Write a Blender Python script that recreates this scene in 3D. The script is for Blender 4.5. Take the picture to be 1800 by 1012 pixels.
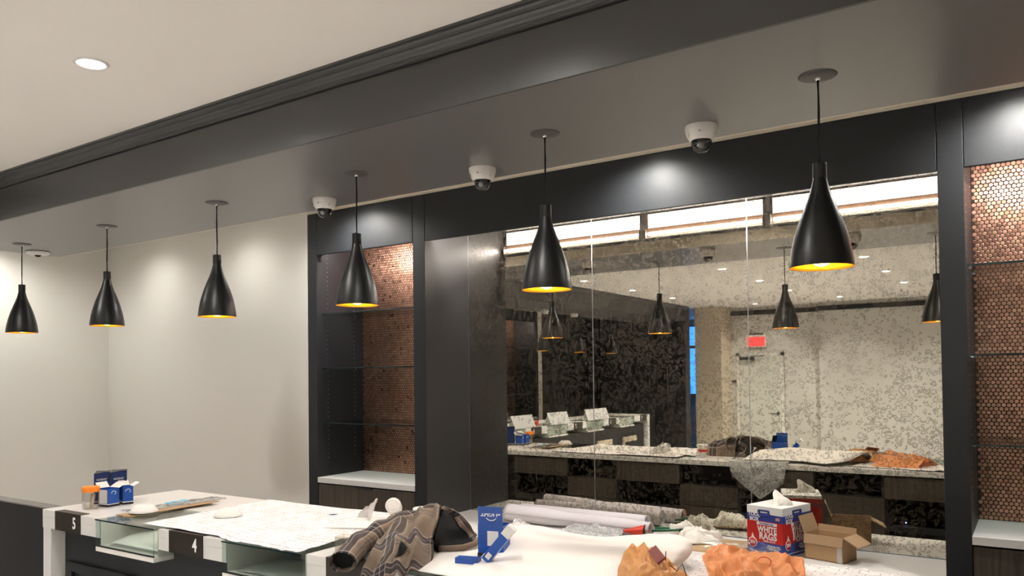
import bpy, bmesh, math, random
from mathutils import Vector, Matrix, noise
R = math.radians
random.seed(7)
for o in list(bpy.data.objects):
    bpy.data.objects.remove(o)
sc = bpy.context.scene
C = sc.collection

# ------------------------------------------------------------------ camera
YAW, PITCH, ROLL, FPX, CY = 0.5891, 0.01994, -0.01209, 1379.83, 630.74
cam = bpy.data.cameras.new('camera')
cam.sensor_fit = 'HORIZONTAL'; cam.sensor_width = 36.0
cam.lens = 36.0 * FPX / 1800.0
cam.shift_x = 0.0
cam.shift_y = (CY - 506.0) / 1800.0
cam.clip_start = 0.05; cam.clip_end = 60
camo = bpy.data.objects.new('camera', cam); C.objects.link(camo)
camo.matrix_world = (Matrix.Translation((0, 0, 1.77)) @ Matrix.Rotation(YAW, 4, 'Z') @ Matrix.Rotation(R(90) + PITCH, 4, 'X')
                     @ Matrix.Rotation(-ROLL * -1.0, 4, 'Z'))
sc.camera = camo

# ------------------------------------------------------------------ world and exposure
w = bpy.data.worlds.new('world'); sc.world = w; w.use_nodes = True
w.node_tree.nodes['Background'].inputs[0].default_value = (0.9, 0.95, 1, 1)
w.node_tree.nodes['Background'].inputs[1].default_value = 0.05
vs = sc.view_settings
vs.view_transform = 'Standard'; vs.look = 'None'; vs.gamma = 1.0; vs.use_curve_mapping = False
vs.exposure = 1.1
sc.cycles.max_bounces = 7; sc.cycles.diffuse_bounces = 4; sc.cycles.glossy_bounces = 4
sc.cycles.adaptive_threshold = 0.03
sc.cycles.transmission_bounces = 4; sc.cycles.transparent_max_bounces = 10
sc.cycles.use_light_tree = False
sc.cycles.caustics_reflective = True; sc.cycles.blur_glossy = 0.6; sc.cycles.caustics_refractive = False
sc.cycles.sample_clamp_indirect = 6.0

P_DOWN, P_GAP, P_PEND, P_LED, P_CAB = 104.0, 9.5, 1.2, 9.0, 4.3     # lamp powers in watts

# ------------------------------------------------------------------ key dimensions (metres)
YF, YM, YB = 3.8, 4.254, 4.252            # cabinet front plane, mirror plane, cabinet backs
ZC = 2.935                                # ceiling
ZS = 2.687                                # underside of the bulkhead
Y1, Y2 = 2.101, 2.999                     # bulkhead front and back
XL = -6.85                                # left wall
CT = 1.109                                # service counter top
NT = 0.866                                # niche counter top
XR = 2.4

# ------------------------------------------------------------------ materials
def mat(name):
    m = bpy.data.materials.new(name); m.use_nodes = True
    nt = m.node_tree; b = nt.nodes['Principled BSDF']
    return m, nt, b
def nd(nt, t, **kw):
    n = nt.nodes.new(t)
    for k, v in kw.items():
        if k in ('operation', 'blend_type', 'data_type', 'feature', 'distance', 'wave_type', 'bands_direction', 'noise_dimensions', 'interpolation', 'use_clamp'):
            setattr(n, k, v)
    return n
def math_(nt, op, a, b=None, c=None, clamp=False):
    n = nt.nodes.new('ShaderNodeMath'); n.operation = op; n.use_clamp = clamp
    for i, v in enumerate((a, b, c)):
        if v is None: continue
        if isinstance(v, (int, float)): n.inputs[i].default_value = v
        else: nt.links.new(v, n.inputs[i])
    return n.outputs[0]
def mixc(nt, fac, a, b, bt='MIX'):
    n = nt.nodes.new('ShaderNodeMix'); n.data_type = 'RGBA'; n.blend_type = bt
    for i, v in ((0, fac), (6, a), (7, b)):
        if isinstance(v, (int, float)): n.inputs[i].default_value = v
        elif isinstance(v, tuple): n.inputs[i].default_value = (v + (1,))[:4]
        else: nt.links.new(v, n.inputs[i])
    return n.outputs[2]
def ramp(nt, fac, stops, interp='LINEAR'):
    n = nt.nodes.new('ShaderNodeValToRGB'); n.color_ramp.interpolation = interp
    e = n.color_ramp.elements
    while len(e) > 1: e.remove(e[-1])
    e[0].position = stops[0][0]; e[0].color = (tuple(stops[0][1]) + (1,))[:4]
    for p, c in stops[1:]:
        x = e.new(p); x.color = (tuple(c) + (1,))[:4]
    nt.links.new(fac, n.inputs[0])
    return n.outputs[0]
def coords(nt, out='Object'):
    return nt.nodes.new('ShaderNodeTexCoord').outputs[out]
def noise_(nt, vec, scale, detail=3, rough=.5, dist=0):
    n = nt.nodes.new('ShaderNodeTexNoise'); n.inputs['Scale'].default_value = scale
    n.inputs['Detail'].default_value = detail; n.inputs['Roughness'].default_value = rough; n.inputs['Distortion'].default_value = dist
    nt.links.new(vec, n.inputs['Vector'])
    return n
def bump_(nt, b, h, strength=.1, dist=.01):
    n = nt.nodes.new('ShaderNodeBump'); n.inputs['Strength'].default_value = strength; n.inputs['Distance'].default_value = dist
    nt.links.new(h, n.inputs['Height']); nt.links.new(n.outputs[0], b.inputs['Normal'])
def pm(name, col, rough=.5, metal=0., var=.06, vs_=12., bump=0., bs=200., spec=.5, coat=0., trans=0., ior=1.45, alpha=1., emit=None, estr=0., sheen=0.):
    m, nt, b = mat(name)
    tc = coords(nt)
    n = noise_(nt, tc, vs_, 4)
    lo = tuple(c * (1 - var) for c in col); hi = tuple(min(1, c * (1 + var)) for c in col)
    nt.links.new(mixc(nt, n.outputs[0], lo, hi), b.inputs['Base Color'])
    b.inputs['Roughness'].default_value = rough; b.inputs['Metallic'].default_value = metal
    b.inputs['Specular IOR Level'].default_value = spec; b.inputs['IOR'].default_value = ior
    b.inputs['Coat Weight'].default_value = coat; b.inputs['Transmission Weight'].default_value = trans
    b.inputs['Alpha'].default_value = alpha; b.inputs['Sheen Weight'].default_value = sheen
    if emit:
        b.inputs['Emission Color'].default_value = emit + (1,); b.inputs['Emission Strength'].default_value = estr
    if bump:
        bump_(nt, b, noise_(nt, tc, bs, 2).outputs[0], bump, .002)
    return m
M = {}
M['farwall'] = pm('far_wall_paint', (.55, .53, .49), .75, var=.02, vs_=2)
M['wall'] = pm('painted_wall', (.71, .69, .645), .75, var=.02, vs_=2, bump=.08, bs=90)
M['strip'] = pm('filler_strip_paint', (.66, .60, .49), .7, var=.03)
M['ceil'] = pm('ceiling_paint', (.80, .765, .715), .8, var=.015, vs_=1.5)
M['floor'] = pm('floor_tile', (.60, .58, .56), .4, var=.15, vs_=5)
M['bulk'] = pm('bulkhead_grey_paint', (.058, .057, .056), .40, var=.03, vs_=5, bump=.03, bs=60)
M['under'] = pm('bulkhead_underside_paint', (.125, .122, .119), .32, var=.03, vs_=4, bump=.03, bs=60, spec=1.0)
M['crown'] = pm('crown_moulding_paint', (.055, .055, .055), .38, var=.05)
M['char'] = pm('charcoal_laminate', (.0150, .0165, .0190), .50, var=.10, vs_=40, bump=.05, bs=160)
M['charin'] = pm('charcoal_laminate_inside', (.018, .0185, .0205), .28, var=.08, vs_=40)
M['nicheside'] = pm('niche_side_laminate', (.040, .038, .038), .40, var=.06, vs_=30)
M['gap'] = pm('dark_joint', (.008, .008, .008), .8)
M['quartz'] = pm('white_quartz', (.70, .685, .66), .28, var=.02, vs_=25)
M['greyq'] = pm('grey_laminate_worktop', (.68, .675, .66), .3, var=.03, vs_=60)
M['white'] = pm('white_plastic', (.80, .77, .73), .4, var=.02)
M['black'] = pm('black_lacquer', (.008, .008, .008), .36, var=.1)
M['blackm'] = pm('black_metal', (.02, .02, .02), .4, metal=.3)
M['cord'] = pm('black_cord', (.006, .006, .006), .7)
M['canopy'] = pm('canopy_bronze', (.075, .072, .068), .45, metal=.2)
M['gold'] = pm('gold_lining', (1.0, .50, .03), .42, metal=.75, var=.05)
M['chrome'] = pm('chrome', (.75, .75, .76), .15, metal=1)
M['alu'] = pm('aluminium', (.65, .64, .64), .3, metal=1)
M['copperback'] = pm('penny_grout', (.035, .018, .011), .6)
M['plate'] = pm('number_plate_black', (.022, .016, .011), .4)
M['digit'] = pm('digit_white', (.88, .88, .86), .5)
M['card'] = pm('cardboard', (.42, .27, .14), .75, var=.08, vs_=20, bump=.1, bs=120)
M['cardin'] = pm('cardboard_inside', (.40, .265, .15), .8, var=.06)
M['blue'] = pm('blue_carton', (.012, .075, .36), .32, var=.12, vs_=8)
M['navy'] = pm('navy_carton', (.010, .026, .12), .35, var=.15, vs_=8)
M['bblack'] = pm('carton_black', (.010, .010, .013), .5)
M['cwhite'] = pm('carton_white', (.78, .77, .75), .5)
M['paper'] = pm('white_paper', (.78, .765, .735), .7, var=.02, vs_=6)
M['lilac'] = pm('roll_paper', (.70, .66, .69), .6, var=.03, vs_=6)
M['rag'] = pm('rag_cloth', (.80, .77, .70), .9, var=.04, vs_=18, bump=.3, bs=300)
M['red'] = pm('red_carton', (.50, .022, .02), .35, var=.08)
M['redpl'] = pm('red_plastic', (.62, .045, .02), .3)
M['bagblue'] = pm('rags_blue', (.035, .055, .27), .35, var=.08)
M['green'] = pm('green_grip', (.012, .11, .05), .4)
M['maroon'] = pm('maroon_card', (.18, .035, .03), .5, var=.2)
M['orangelid'] = pm('orange_lid', (.95, .25, .02), .4)
M['tape'] = pm('clear_tape', (.72, .70, .66), .2, alpha=.7)
M['milky'] = pm('milky_film', (.80, .77, .74), .3, alpha=.55)
M['flag'] = pm('flag_red', (.55, .25, .22), .5)
M['cyan'] = pm('blue_label', (.10, .48, .72), .4)
M['doorp'] = pm('door_paint', (.60, .60, .54), .5, var=.02)
M['cream'] = pm('cream_filler', (.55, .47, .36), .6)
M['carbon'] = pm('lens_black', (.004, .004, .005), .08)
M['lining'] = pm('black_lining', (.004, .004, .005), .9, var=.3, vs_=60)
M['darkpart'] = pm('partition_paint', (.045, .045, .048), .45, var=.04)
M['trimblack'] = pm('black_trim', (.004, .004, .004), .5)
M['signtext'] = pm('sign_letter_red', (.75, .12, .12), .5)
M['capgrey'] = pm('gate_cap_grey', (.16, .155, .15), .4)
M['paintd'] = pm('dark_wall_paint', (.018, .019, .021), .45, var=.04)
M['beige'] = pm('beige_column_paint', (.52, .45, .35), .7, var=.03)

def emis(name, col, strength):
    m, nt, b = mat(name)
    b.inputs['Base Color'].default_value = tuple(.8 * c for c in col) + (1,)
    n = noise_(nt, coords(nt), 3, 1)
    nt.links.new(mixc(nt, n.outputs[0], tuple(c * .98 for c in col), col), b.inputs['Emission Color'])
    b.inputs['Emission Strength'].default_value = strength
    return m
M['led'] = emis('led_diffuser', (1, .95, .93), 22)
M['brown'] = pm('brown_batten', (.085, .045, .025), .6)
M['valglow'] = emis('valance_glow_emission', (1, .95, .93), .85)  # emission stands in for tube light falling on the valance's inner face
M['cabled'] = emis('cabinet_led_diffuser', (1, .86, .78), 8)
M['lens'] = emis('downlight_lens', (1, .95, .88), 12)
M['bulb'] = emis('pendant_bulb', (1, .74, .22), 9)
M['exit'] = emis('exit_sign_red', (1, .05, .06), .55)
M['window'] = emis('window_daylight', (.05, .30, .95), 1.3)
M['bluespot'] = emis('router_light', (.15, .3, 1), 8)

def glass(name, col, rough=.02, tint=.9, refl=1.0):
    # clear sheet: transparent with a Fresnel reflection
    m = bpy.data.materials.new(name); m.use_nodes = True; nt = m.node_tree
    nt.nodes.remove(nt.nodes['Principled BSDF'])
    out = nt.nodes['Material Output']
    tr = nt.nodes.new('ShaderNodeBsdfTransparent'); tr.inputs[0].default_value = tuple(c * tint for c in col) + (1,)
    gl = nt.nodes.new('ShaderNodeBsdfGlossy'); gl.inputs['Roughness'].default_value = rough
    fr = nt.nodes.new('ShaderNodeLayerWeight'); fr.inputs['Blend'].default_value = .5
    n = noise_(nt, coords(nt), 30, 2)
    f5 = math_(nt, 'MULTIPLY_ADD', math_(nt, 'POWER', fr.outputs['Facing'], 4.5), .85, .045)
    f = math_(nt, 'MULTIPLY', f5, math_(nt, 'MULTIPLY_ADD', n.outputs[0], .1 * refl, .95 * refl), clamp=True)
    mx = nt.nodes.new('ShaderNodeMixShader')
    nt.links.new(f, mx.inputs[0]); nt.links.new(tr.outputs[0], mx.inputs[1]); nt.links.new(gl.outputs[0], mx.inputs[2])
    nt.links.new(mx.outputs[0], out.inputs[0])
    return m
M['glass'] = glass('shelf_glass', (.90, .94, .93), tint=.95)
M['glassedge'] = pm('glass_edge_green', (.008, .020, .022), .08, var=.2)
M['caseglass'] = glass('case_glass', (.93, .97, .95), tint=.97, refl=.7)
M['dome'] = glass('smoked_dome', (.45, .45, .45), tint=.75, refl=2.0)
M['jar'] = glass('clear_plastic', (.95, .94, .90), rough=.1, tint=.93)
M['film'] = glass('clear_film', (.97, .97, .97), rough=.12, tint=.96)

def mirror_mat():
    m = bpy.data.materials.new('antique_mirror'); m.use_nodes = True; nt = m.node_tree
    nt.nodes.remove(nt.nodes['Principled BSDF']); out = nt.nodes['Material Output']
    tc = coords(nt)
    mp = nt.nodes.new('ShaderNodeMapping'); nt.links.new(tc, mp.inputs[0]); mp.inputs['Scale'].default_value = (1, 0, 1)
    wob = noise_(nt, mp.outputs[0], 24, 1)
    vm = nt.nodes.new('ShaderNodeVectorMath'); vm.operation = 'MULTIPLY_ADD'
    nt.links.new(wob.outputs[1], vm.inputs[0]); vm.inputs[1].default_value = (.032, 0, .032); nt.links.new(mp.outputs[0], vm.inputs[2])
    def rings(scale, r, wd, dens, seed):
        mo = nt.nodes.new('ShaderNodeVectorMath'); mo.operation = 'ADD'; mo.inputs[1].default_value = (seed, 0, seed * 1.7)
        nt.links.new(vm.outputs[0], mo.inputs[0])
        v = nt.nodes.new('ShaderNodeTexVoronoi'); v.inputs['Scale'].default_value = scale; v.inputs['Randomness'].default_value = 1
        nt.links.new(mo.outputs[0], v.inputs['Vector'])
        sep = nt.nodes.new('ShaderNodeSeparateColor'); nt.links.new(v.outputs['Color'], sep.inputs[0])
        rr = math_(nt, 'MULTIPLY_ADD', sep.outputs[1], r * .7, r * .55)
        d = math_(nt, 'ABSOLUTE', math_(nt, 'SUBTRACT', v.outputs['Distance'], rr))
        ring = math_(nt, 'SUBTRACT', 1, math_(nt, 'DIVIDE', d, wd), clamp=True)
        clus = noise_(nt, mo.outputs[0], 3.2, 2)
        on = math_(nt, 'GREATER_THAN', math_(nt, 'ADD', sep.outputs[0], math_(nt, 'MULTIPLY', math_(nt, 'SUBTRACT', clus.outputs[0], .5), 3.6)), 1 - dens)
        return math_(nt, 'MULTIPLY', ring, on)
    a = rings(36, .36, .12, .55, 0.); b_ = rings(58, .34, .17, .50, 3.1); c_ = rings(13, .38, .035, .45, 7.7); d_ = rings(46, .36, .13, .50, 11.3)
    tot = math_(nt, 'MAXIMUM', math_(nt, 'MAXIMUM', a, b_), math_(nt, 'MAXIMUM', d_, math_(nt, 'MULTIPLY', c_, .75)))
    blot = noise_(nt, mp.outputs[0], 5, 4)
    haze = math_(nt, 'MULTIPLY_ADD', blot.outputs[0], .02, .0)
    gl = nt.nodes.new('ShaderNodeBsdfGlossy'); gl.inputs['Roughness'].default_value = .012
    nt.links.new(mixc(nt, blot.outputs[0], (.72, .695, .615), (.66, .63, .545)), gl.inputs['Color'])
    df = nt.nodes.new('ShaderNodeBsdfDiffuse')
    nt.links.new(mixc(nt, tot, (.20, .18, .14), (.050, .034, .020)), df.inputs['Color'])
    mx = nt.nodes.new('ShaderNodeMixShader')
    nt.links.new(math_(nt, 'MAXIMUM', math_(nt, 'MULTIPLY', tot, .62), haze), mx.inputs[0])
    nt.links.new(gl.outputs[0], mx.inputs[1]); nt.links.new(df.outputs[0], mx.inputs[2])
    nt.links.new(mx.outputs[0], out.inputs[0])
    return m
M['mirror'] = mirror_mat()

def penny_mat(name, island):
    m, nt, b = mat(name)
    if island:
        rnd = nt.nodes.new('ShaderNodeNewGeometry').outputs['Random Per Island']
    else:
        rnd = nt.nodes.new('ShaderNodeObjectInfo').outputs['Random']
    col = ramp(nt, rnd, [(0, (.42, .235, .165)), (.25, (.46, .26, .18)), (.6, (.55, .31, .22)), (.85, (.64, .38, .27)), (1, (.46, .31, .18))])
    n = noise_(nt, coords(nt), 260, 2)
    nt.links.new(mixc(nt, math_(nt, 'MULTIPLY', n.outputs[0], .3), col, (.30, .15, .09)), b.inputs['Base Color'])
    b.inputs['Metallic'].default_value = 1.0
    nt.links.new(math_(nt, 'MULTIPLY_ADD', rnd, .14, .27), b.inputs['Roughness'])
    bump_(nt, b, n.outputs[0], .25, .001)
    return m
M['penny'] = penny_mat('copper_penny', False)
M['pennies'] = penny_mat('copper_pennies', True)

def wood_mat(name, dark, light, axis_scale):
    m, nt, b = mat(name)
    mp = nt.nodes.new('ShaderNodeMapping'); nt.links.new(coords(nt), mp.inputs[0]); mp.inputs['Scale'].default_value = axis_scale
    n = noise_(nt, mp.outputs[0], 1.0, 6, .6, .6)
    nt.links.new(ramp(nt, n.outputs[0], [(.3, dark), (.7, light)]), b.inputs['Base Color'])
    b.inputs['Roughness'].default_value = .5
    bump_(nt, b, n.outputs[0], .15, .002)
    return m
M['wood'] = wood_mat('grey_brown_wood', (.030, .022, .016), (.090, .070, .052), (60, 60, 2.5))

def plaid_mat():
    m, nt, b = mat('plaid_flannel')
    uv = coords(nt, 'UV'); sep = nt.nodes.new('ShaderNodeSeparateXYZ'); nt.links.new(uv, sep.inputs[0])
    tan, dk, nv, wh = (.180, .132, .095), (.030, .022, .020), (.014, .012, .022), (.50, .44, .40)
    def band(s, fr):
        f = math_(nt, 'FRACT', math_(nt, 'MULTIPLY', s, fr))
        wide = ramp(nt, f, [(0, (0, 0, 0)), (.27, (1, 1, 1)), (.48, (0, 0, 0)), (.60, (.45, .45, .45)), (.64, (0, 0, 0)), (.68, (.45, .45, .45)), (.72, (0, 0, 0))], 'CONSTANT')
        thin = ramp(nt, f, [(0, (0, 0, 0)), (.24, (1, 1, 1)), (.262, (0, 0, 0)), (.36, (1, 1, 1)), (.38, (0, 0, 0)), (.49, (1, 1, 1)), (.51, (0, 0, 0))], 'CONSTANT')
        return wide, thin
    w1, t1 = band(sep.outputs[0], 1.0); w2, t2 = band(sep.outputs[1], 1.0)
    c = mixc(nt, math_(nt, 'MULTIPLY', w1, .8), tan, dk)
    c = mixc(nt, math_(nt, 'MULTIPLY', w2, .75), c, nv)
    c = mixc(nt, math_(nt, 'MULTIPLY', t1, .38), c, wh); c = mixc(nt, math_(nt, 'MULTIPLY', t2, .38), c, wh)
    n = noise_(nt, coords(nt), 350, 2)
    nt.links.new(c, b.inputs['Base Color']); b.inputs['Roughness'].default_value = .95; b.inputs['Sheen Weight'].default_value = .05
    bump_(nt, b, n.outputs[0], .3, .002)
    return m
M['plaid'] = plaid_mat()

def plan_mat():
    # architectural drawing: faint print on white paper
    m, nt, b = mat('printed_plan')
    tc = coords(nt, 'UV')
    br = nt.nodes.new('ShaderNodeTexBrick'); nt.links.new(tc, br.inputs[0])
    br.inputs['Color1'].default_value = br.inputs['Color2'].default_value = (1, 1, 1, 1); br.inputs['Mortar'].default_value = (.45, .43, .5, 1)
    br.inputs['Scale'].default_value = 5; br.inputs['Mortar Size'].default_value = .012; br.offset = .37
    br2 = nt.nodes.new('ShaderNodeTexBrick'); nt.links.new(tc, br2.inputs[0])
    br2.inputs['Color1'].default_value = br2.inputs['Color2'].default_value = (1, 1, 1, 1); br2.inputs['Mortar'].default_value = (.6, .58, .62, 1)
    br2.inputs['Scale'].default_value = 17; br2.inputs['Mortar Size'].default_value = .03; br2.offset = .61
    n = noise_(nt, tc, 7, 2)
    msk = math_(nt, 'GREATER_THAN', n.outputs[0], .52)
    ln = mixc(nt, msk, br.outputs[0], mixc(nt, 1, br.outputs[0], br2.outputs[0], 'MULTIPLY'))
    nt.links.new(mixc(nt, .9, (.72, .705, .69), mixc(nt, 1, (.86, .84, .82), ln, 'MULTIPLY')), b.inputs['Base Color'])
    b.inputs['Roughness'].default_value = .7
    return m
M['plan'] = plan_mat()

def plastic_bag(name, col, tfac):
    m = bpy.data.materials.new(name); m.use_nodes = True; nt = m.node_tree
    b = nt.nodes['Principled BSDF']; out = nt.nodes['Material Output']
    n = noise_(nt, coords(nt), 25, 3)
    nt.links.new(mixc(nt, n.outputs[0], tuple(c * .8 for c in col), col), b.inputs['Base Color'])
    b.inputs['Roughness'].default_value = .28
    tl = nt.nodes.new('ShaderNodeBsdfTranslucent'); tl.inputs[0].default_value = col + (1,)
    mx = nt.nodes.new('ShaderNodeMixShader'); mx.inputs[0].default_value = tfac
    nt.links.new(b.outputs[0], mx.inputs[1]); nt.links.new(tl.outputs[0], mx.inputs[2])
    tr = nt.nodes.new('ShaderNodeBsdfTransparent'); mx2 = nt.nodes.new('ShaderNodeMixShader'); mx2.inputs[0].default_value = .14
    nt.links.new(mx.outputs[0], mx2.inputs[1]); nt.links.new(tr.outputs[0], mx2.inputs[2])
    nt.links.new(mx2.outputs[0], out.inputs[0])
    bump_(nt, b, noise_(nt, coords(nt), 60, 3, .6, 1.5).outputs[0], .6, .006)
    return m
M['orange'] = plastic_bag('orange_bag_plastic', (1.0, .45, .17), .28)
M['tanbag'] = plastic_bag('tan_bag_plastic', (.85, .44, .15), .25)
def bubble_mat():
    m = bpy.data.materials.new('bubble_film'); m.use_nodes = True; nt = m.node_tree
    b = nt.nodes['Principled BSDF']; out = nt.nodes['Material Output']
    b.inputs['Base Color'].default_value = (.85, .85, .85, 1); b.inputs['Roughness'].default_value = .15; b.inputs['Specular IOR Level'].default_value = 1
    v = nt.nodes.new('ShaderNodeTexVoronoi'); v.inputs['Scale'].default_value = 95; nt.links.new(coords(nt), v.inputs['Vector'])
    bump_(nt, b, v.outputs['Distance'], 1.0, .006)
    tr = nt.nodes.new('ShaderNodeBsdfTransparent'); mx = nt.nodes.new('ShaderNodeMixShader')
    nt.links.new(math_(nt, 'MULTIPLY_ADD', v.outputs['Distance'], .45, .16, clamp=True), mx.inputs[0])
    nt.links.new(tr.outputs[0], mx.inputs[1]); nt.links.new(b.outputs[0], mx.inputs[2]); nt.links.new(mx.outputs[0], out.inputs[0])
    return m
M['bubble'] = bubble_mat()

# ------------------------------------------------------------------ mesh helpers
def BM(): return bmesh.new()
def box(bm, x0, x1, y0, y1, z0, z1, bev=0.):
    r = bmesh.ops.create_cube(bm, size=1)
    vs_ = r['verts']
    for v in vs_:
        v.co = Vector(((x0 + x1) / 2 + v.co.x * (x1 - x0), (y0 + y1) / 2 + v.co.y * (y1 - y0), (z0 + z1) / 2 + v.co.z * (z1 - z0)))
    if bev:
        es = list({e for v in vs_ for e in v.link_edges})
        bmesh.ops.bevel(bm, geom=es, offset=bev, segments=2, affect='EDGES', profile=.5)
    return bm
def lathe(bm, prof, n=40, c=(0, 0, 0), cap0=False, cap1=False):
    rings = []
    for r, z in prof:
        rings.append([bm.verts.new((c[0] + r * math.cos(2 * math.pi * i / n), c[1] + r * math.sin(2 * math.pi * i / n), c[2] + z)) for i in range(n)])
    for a, b in zip(rings, rings[1:]):
        for i in range(n):
            f = bm.faces.new((a[i], a[(i + 1) % n], b[(i + 1) % n], b[i])); f.smooth = True
    if cap0: bm.faces.new(list(reversed(rings[0])))
    if cap1: bm.faces.new(rings[-1])
    return bm
def tube(bm, pts, r, n=10, cap=True):
    pts = [Vector(p) for p in pts]; rs = r if isinstance(r, (list, tuple)) else [r] * len(pts)
    rings = []; up = Vector((0, 0, 1))
    for i, p in enumerate(pts):
        d = (pts[min(i + 1, len(pts) - 1)] - pts[max(i - 1, 0)]).normalized()
        a = d.cross(up)
        if a.length < 1e-3: a = d.cross(Vector((1, 0, 0)))
        a.normalize(); b = a.cross(d).normalized()
        rings.append([bm.verts.new(p + (a * math.cos(2 * math.pi * k / n) + b * math.sin(2 * math.pi * k / n)) * rs[i]) for k in range(n)])
    for A, B in zip(rings, rings[1:]):
        for k in range(n):
            f = bm.faces.new((A[k], A[(k + 1) % n], B[(k + 1) % n], B[k])); f.smooth = True
    if cap:
        bm.faces.new(list(reversed(rings[0]))); bm.faces.new(rings[-1])
    return bm
def prism(bm, poly, y0, y1):
    # polygon in x,z extruded along y
    a = [bm.verts.new((x, y0, z)) for x, z in poly]; b = [bm.verts.new((x, y1, z)) for x, z in poly]
    bm.faces.new(a); bm.faces.new(list(reversed(b)))
    for i in range(len(poly)):
        j = (i + 1) % len(poly); bm.faces.new((a[j], a[i], b[i], b[j]))
    return bm
def grid(fn, nu, nv, bm=None, uvs=(1, 1), thick=0.):
    bm = bm or BM(); uvl = bm.loops.layers.uv.verify()
    vv = [[bm.verts.new(fn(i / nu, j / nv)) for j in range(nv + 1)] for i in range(nu + 1)]
    for i in range(nu):
        for j in range(nv):
            f = bm.faces.new((vv[i][j], vv[i + 1][j], vv[i + 1][j + 1], vv[i][j + 1])); f.smooth = True
            for l, (a, b) in zip(f.loops, ((i, j), (i + 1, j), (i + 1, j + 1), (i, j + 1))):
                l[uvl].uv = (a / nu * uvs[0], b / nv * uvs[1])
    return bm
def obj(name, bm, m, parent=None, world=False, solid=0.):
    me = bpy.data.meshes.new(name)
    if world and parent is not None: bmesh.ops.translate(bm, vec=-parent.location, verts=bm.verts)
    bmesh.ops.recalc_face_normals(bm, faces=bm.faces)
    bm.to_mesh(me); bm.free()
    if isinstance(m, str): m = M[m]
    me.materials.append(m)
    o = bpy.data.objects.new(name, me); C.objects.link(o); o.parent = parent
    if solid:
        md = o.modifiers.new('thickness', 'SOLIDIFY'); md.thickness = solid; md.offset = 0
    return o
def tag(o, label=None, cat=None, group=None, kind=None):
    if label: o['label'] = label
    if cat: o['category'] = cat
    if group: o['group'] = group
    if kind: o['kind'] = kind
    return o
def thing(name, label, cat, loc=(0, 0, 0), rotz=0., group=None):
    o = bpy.data.objects.new(name, None); C.objects.link(o); o.location = loc; o.rotation_euler = (0, 0, rotz)
    o.empty_display_size = .05
    return tag(o, label, cat, group)
def struct(name, bm, m, parent=None):
    o = obj(name, bm, m, parent)
    if parent is None: o['kind'] = 'structure'
    return o
def dup(root, loc, rotz=None, label=None, group=None):
    r = root.copy(); C.objects.link(r); r.location = loc
    if rotz is not None: r.rotation_euler = (0, 0, rotz)
    if label: r['label'] = label
    if group: r['group'] = group
    for ch in list(root.children):
        if ch.type == 'LIGHT': continue
        c = ch.copy(); C.objects.link(c); c.parent = r
        for g in list(ch.children):
            d = g.copy(); C.objects.link(d); d.parent = c
    return r
def text(name, s, size, m, parent, loc, rot, depth=.0008, align='CENTER', xs=1., bold=0., shear=0.):
    cu = bpy.data.curves.new(name, 'FONT'); cu.body = s; cu.size = size; cu.extrude = depth; cu.align_x = align; cu.align_y = 'CENTER'
    cu.offset = bold; cu.shear = shear; cu.resolution_u = 3; cu.space_line = .85
    t = bpy.data.objects.new(name + '_curve', cu); C.objects.link(t)
    dg = bpy.context.evaluated_depsgraph_get()
    me = bpy.data.meshes.new_from_object(t.evaluated_get(dg))
    bpy.data.objects.remove(t); bpy.data.curves.remove(cu)
    me.name = name; me.materials.clear(); me.materials.append(M[m] if isinstance(m, str) else m)
    for v in me.vertices: v.co.x *= xs
    o = bpy.data.objects.new(name, me); C.objects.link(o); o.parent = parent; o.location = loc; o.rotation_euler = rot
    return o
FRONT = (R(90), 0, 0)                 # lettering that faces -Y
def lamp(name, kind, parent, loc, rot, power, col, **kw):
    l = bpy.data.lights.new(name, kind); l.energy = power; l.color = col
    for k, v in kw.items(): setattr(l, k, v)
    o = bpy.data.objects.new(name, l); C.objects.link(o); o.parent = parent; o.location = loc; o.rotation_euler = rot
    return o
def nz(x, y, z=0., s=1.): return noise.noise(Vector((x * s, y * s, z)))

# ================================================================== THE SETTING
struct('floor', box(BM(), -7.5, XR + .1, -8.3, 4.6, -.1, 0), 'floor')
struct('ceiling', box(BM(), -7.5, XR + .1, -8.3, 4.6, ZC, ZC + .1), 'ceil')
b = box(BM(), XL - .15, -4.268, YF, YF + .12, 0, ZC)
struct('wall_back', b, 'wall')
struct('trim_3', box(BM(), -4.268, .80, YF + .004, YF + .5, 2.917, ZC), 'strip')
struct('wall_back_end', box(BM(), .80, XR, YF, YF + .12, 0, ZC), 'wall')
struct('wall_right', box(BM(), XR, XR + .12, -6, 4.3, 0, ZC), 'wall')
b = box(BM(), XL - .12, XL, -1.48, YF + .12, 0, ZC); box(b, XL - .12, XL, -2.64, -2.52, 0, ZC)
struct('wall_left', b, 'wall')
wd = struct('wall_dark_left', box(BM(), XL - .12, XL, -4.9, -2.64, 0, ZC), 'paintd')
for y0, y1 in ((-4.1, -2.92), (-4.62, -4.2)):
    m_ = BM()
    for a in ((y0, y1, 1.90, 1.94), (y0, y1, .12, .16), (y0, y0 + .04, .16, 1.90), (y1 - .04, y1, .16, 1.90)):
        box(m_, XL, XL + .02, a[0], a[1], a[2], a[3], .003)
    obj('door_panel_moulding', m_, 'char', wd)
we = struct('wall_partition', box(BM(), XL, -5.16, -4.95, -4.75, 0, ZC), 'darkpart')
obj('wall_recess_panel', box(BM(), -5.75, -5.17, -4.75, -4.735, 0, 2.66, .002), 'char', we)
obj('dark_slot', box(BM(), -5.60, -5.50, -4.735, -4.72, 1.10, 1.90), 'gap', we)
struct('wall_column', box(BM(), -5.10, -4.62, -5.75, -5.05, 0, ZC), 'beige')
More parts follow.
